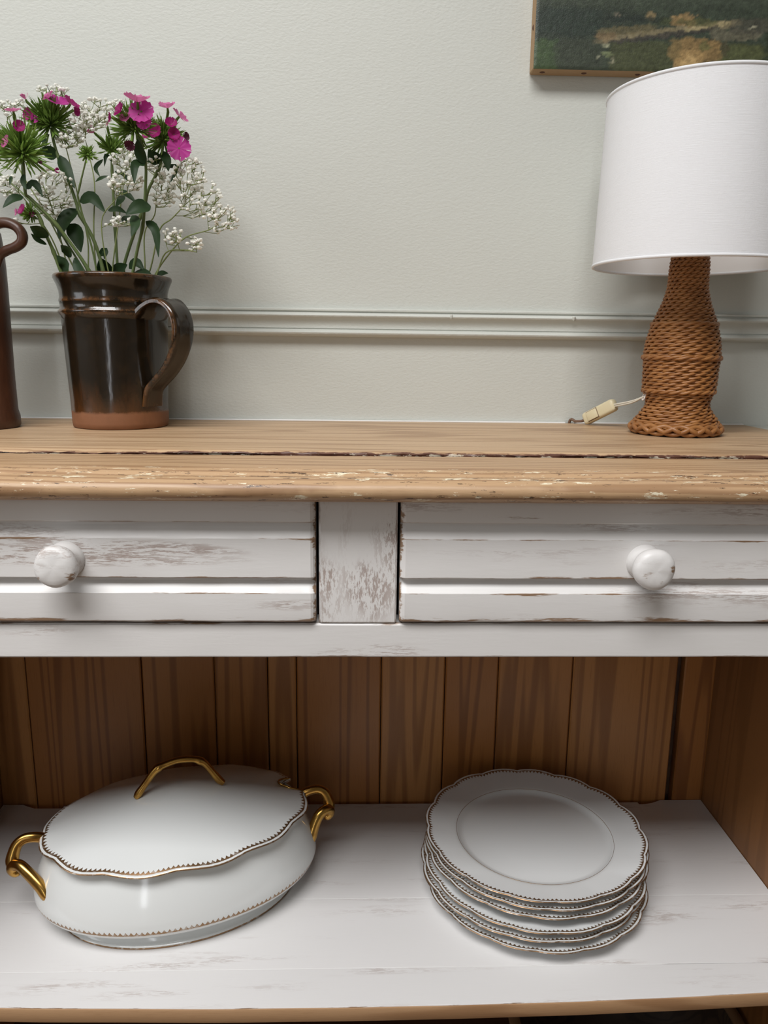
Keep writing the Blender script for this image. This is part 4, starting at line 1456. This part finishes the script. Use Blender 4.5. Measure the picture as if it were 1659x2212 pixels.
IV, IF = ico()
SPR = [
    dict(lab='gypsophila spray with tiny white blossoms reaching furthest over the bare wall', path=[(930, 1420), (990, 1290), (1060, 1180), (1180, 1050), (1330, 1000), (1400, 960)], Y=(.870, .845), cl=[(1430, 930, 95, 85, 34), (1240, 1080, 50, 50, 9)]),
    dict(lab='gypsophila spray filling the middle height beside the hanging round floret', path=[(880, 1420), (960, 1255), (1020, 1000), (1100, 925), (1190, 830)], Y=(.868, .855), cl=[(1280, 800, 120, 120, 54), (1210, 640, 100, 90, 44)]),
    dict(lab='gypsophila spray with dense blossom behind the drooping leaf', path=[(860, 1420), (925, 1290), (925, 1020), (990, 900), (1000, 760)], Y=(.870, .880), cl=[(1050, 740, 80, 100, 38), (1000, 560, 80, 50, 16)]),
    dict(lab='low gypsophila twig with a few large blossoms just above the jug handle', path=[(940, 1420), (1000, 1290), (1060, 1145), (1170, 1125), (1260, 1140)], Y=(.860, .850), cl=[(1110, 1040, 60, 50, 12), (1260, 1090, 20, 40, 4)]),
    dict(lab='tall gypsophila spray rising between the two largest magenta heads', path=[(680, 1420), (622, 1290), (600, 1000), (605, 700), (560, 480)], Y=(.875, .885), cl=[(610, 250, 95, 100, 44), (520, 300, 60, 60, 14)]),
    dict(lab='tall gypsophila spray standing above the broad spiky head', path=[(640, 1420), (570, 1290), (560, 1050), (480, 700), (410, 420)], Y=(.870, .885), cl=[(330, 105, 90, 30, 16), (450, 400, 80, 70, 28)]),
    dict(lab='short gypsophila spray tangled among the long dark leaves', path=[(560, 1420), (450, 1290), (400, 1100), (330, 850), (270, 700)], Y=(.868, .878), cl=[(340, 760, 120, 140, 60)]),
    dict(lab='gypsophila spray drooping over the handle of the stoneware bottle', path=[(540, 1420), (430, 1290), (330, 1050), (180, 830), (80, 720)], Y=(.866, .860), cl=[(60, 720, 70, 60, 20), (90, 960, 30, 30, 9)]),
    dict(lab='gypsophila spray showing between the bare stems at the centre', path=[(760, 1420), (700, 1290), (650, 950), (740, 800)], Y=(.868, .850), cl=[(800, 690, 100, 60, 36), (770, 950, 90, 30, 14)]),
    dict(lab='gypsophila spray half hidden under the leaning head with three open florets', path=[(780, 1420), (720, 1290), (765, 900), (800, 620)], Y=(.875, .885), cl=[(810, 540, 110, 60, 34), (765, 205, 50, 40, 10)]),
    dict(lab='thin gypsophila twig at the outer left of the bouquet', path=[(600, 1420), (500, 1290), (300, 900), (120, 600), (40, 330)], Y=(.872, .885), cl=[(40, 215, 55, 55, 13), (120, 190, 30, 30, 4)]),
]
for gi, g in enumerate(SPR):
    rg = random.Random(100 + gi)
    n = len(g['path'])
    best = None
    for a, b in ((0, 0), (.006, 0), (-.006, 0), (0, .010), (0, -.010), (.008, .012), (-.008, -.012), (.008, -.012), (-.008, .012), (.014, .018), (-.014, -.018), (.014, 0), (-.014, 0), (.004, -.022), (-.004, .022), (.020, -.008), (-.020, .008)):
        Ya, Yb = g['Y'][0] + a, g['Y'][1] + b
        Q_ = [fp(x, y, float(np.interp(i, [0, n - 1], (Ya, Yb)))) for i, (x, y) in enumerate(g['path'])]
        P_ = [Vector(p) for p in spline([tuple(p) for p in [foot_of(Q_[0], .78)] + Q_], 26)]
        T_ = tube(P_, [.0011 - .0006 * i / 25 for i in range(26)], 6)
        h = sum(len(BVHTree.FromPolygons([tuple(v) for v in T_[0]], T_[1]).overlap(q)) for l in FILL.values() for q in l)
        if best is None or h < best[0]:
            best = (h, P_, T_, Yb)
        if h == 0:
            break
    _, pts, T_, Yb = best
    ob = empty('gypsophila_spray', pts[0], g['lab'], 'flower', GG)
    geo = [T_]
    nodes = pts[int(26 * .52):]

    def draw(c):
        cx, cy, rx, ry = c
        a = rg.uniform(0, 6.283); q = math.sqrt(rg.random())
        p = fp(cx + rx * 1.15 * q * math.cos(a), cy + ry * 1.15 * q * math.sin(a), min(Yb + rg.uniform(-.024, .024), .936))
        return p
    tips = [(draw(c[:4]), c[:4]) for c in g['cl'] for k in range(int(c[4] * 2.0))]
    tips.sort(key=lambda p: min((p[0] - q).length for q in nodes))
    bl = []
    for p, c in tips:
        for attempt in range(24):          # look for a free place in the cloud
            best = min(nodes, key=lambda q: (p - q).length + 1.2 * max(0, q.z - p.z + .002) + .25 * (q - pts[0]).length)
            L = (p - best).length
            mid = (best + p) / 2 + Vector((rg.uniform(-.06, .06), rg.uniform(-.06, .06), -.03)) * L
            seg = [Vector(s) for s in spline([tuple(best), tuple(mid), tuple(p)], 5)]
            tw = tube(seg, [.00042, .00038, .00034, .00030, .00028], 4)
            rr_ = (.0011 if rg.random() < .25 else rg.uniform(.0016, .0025))
            off = Vector((rg.uniform(0, 9), rg.uniform(0, 9), rg.uniform(0, 9)))
            vv = []
            for v in IV:
                k = 1 + .55 * mnoise.noise(v * 2.6 + off)
                vv.append(p + Vector((v.x * k, v.y * k, v.z * k * .75 + .2)) * rr_)
            if not hits(ob, *join([tw, (vv, IF)])):
                geo.append(tw)
                bl.append((vv, IF))
                nodes += [seg[2]]
                break
            p = draw(c)
    fill(ob, *join(geo + bl))
    V, F = join(geo)
    mesh('twigs', V, F, M['twig'], ob, 80)
    V, F = join(bl)
    o = mesh('blossoms', V, F, M['blossom'], ob, 50)
    o['kind'] = 'stuff'
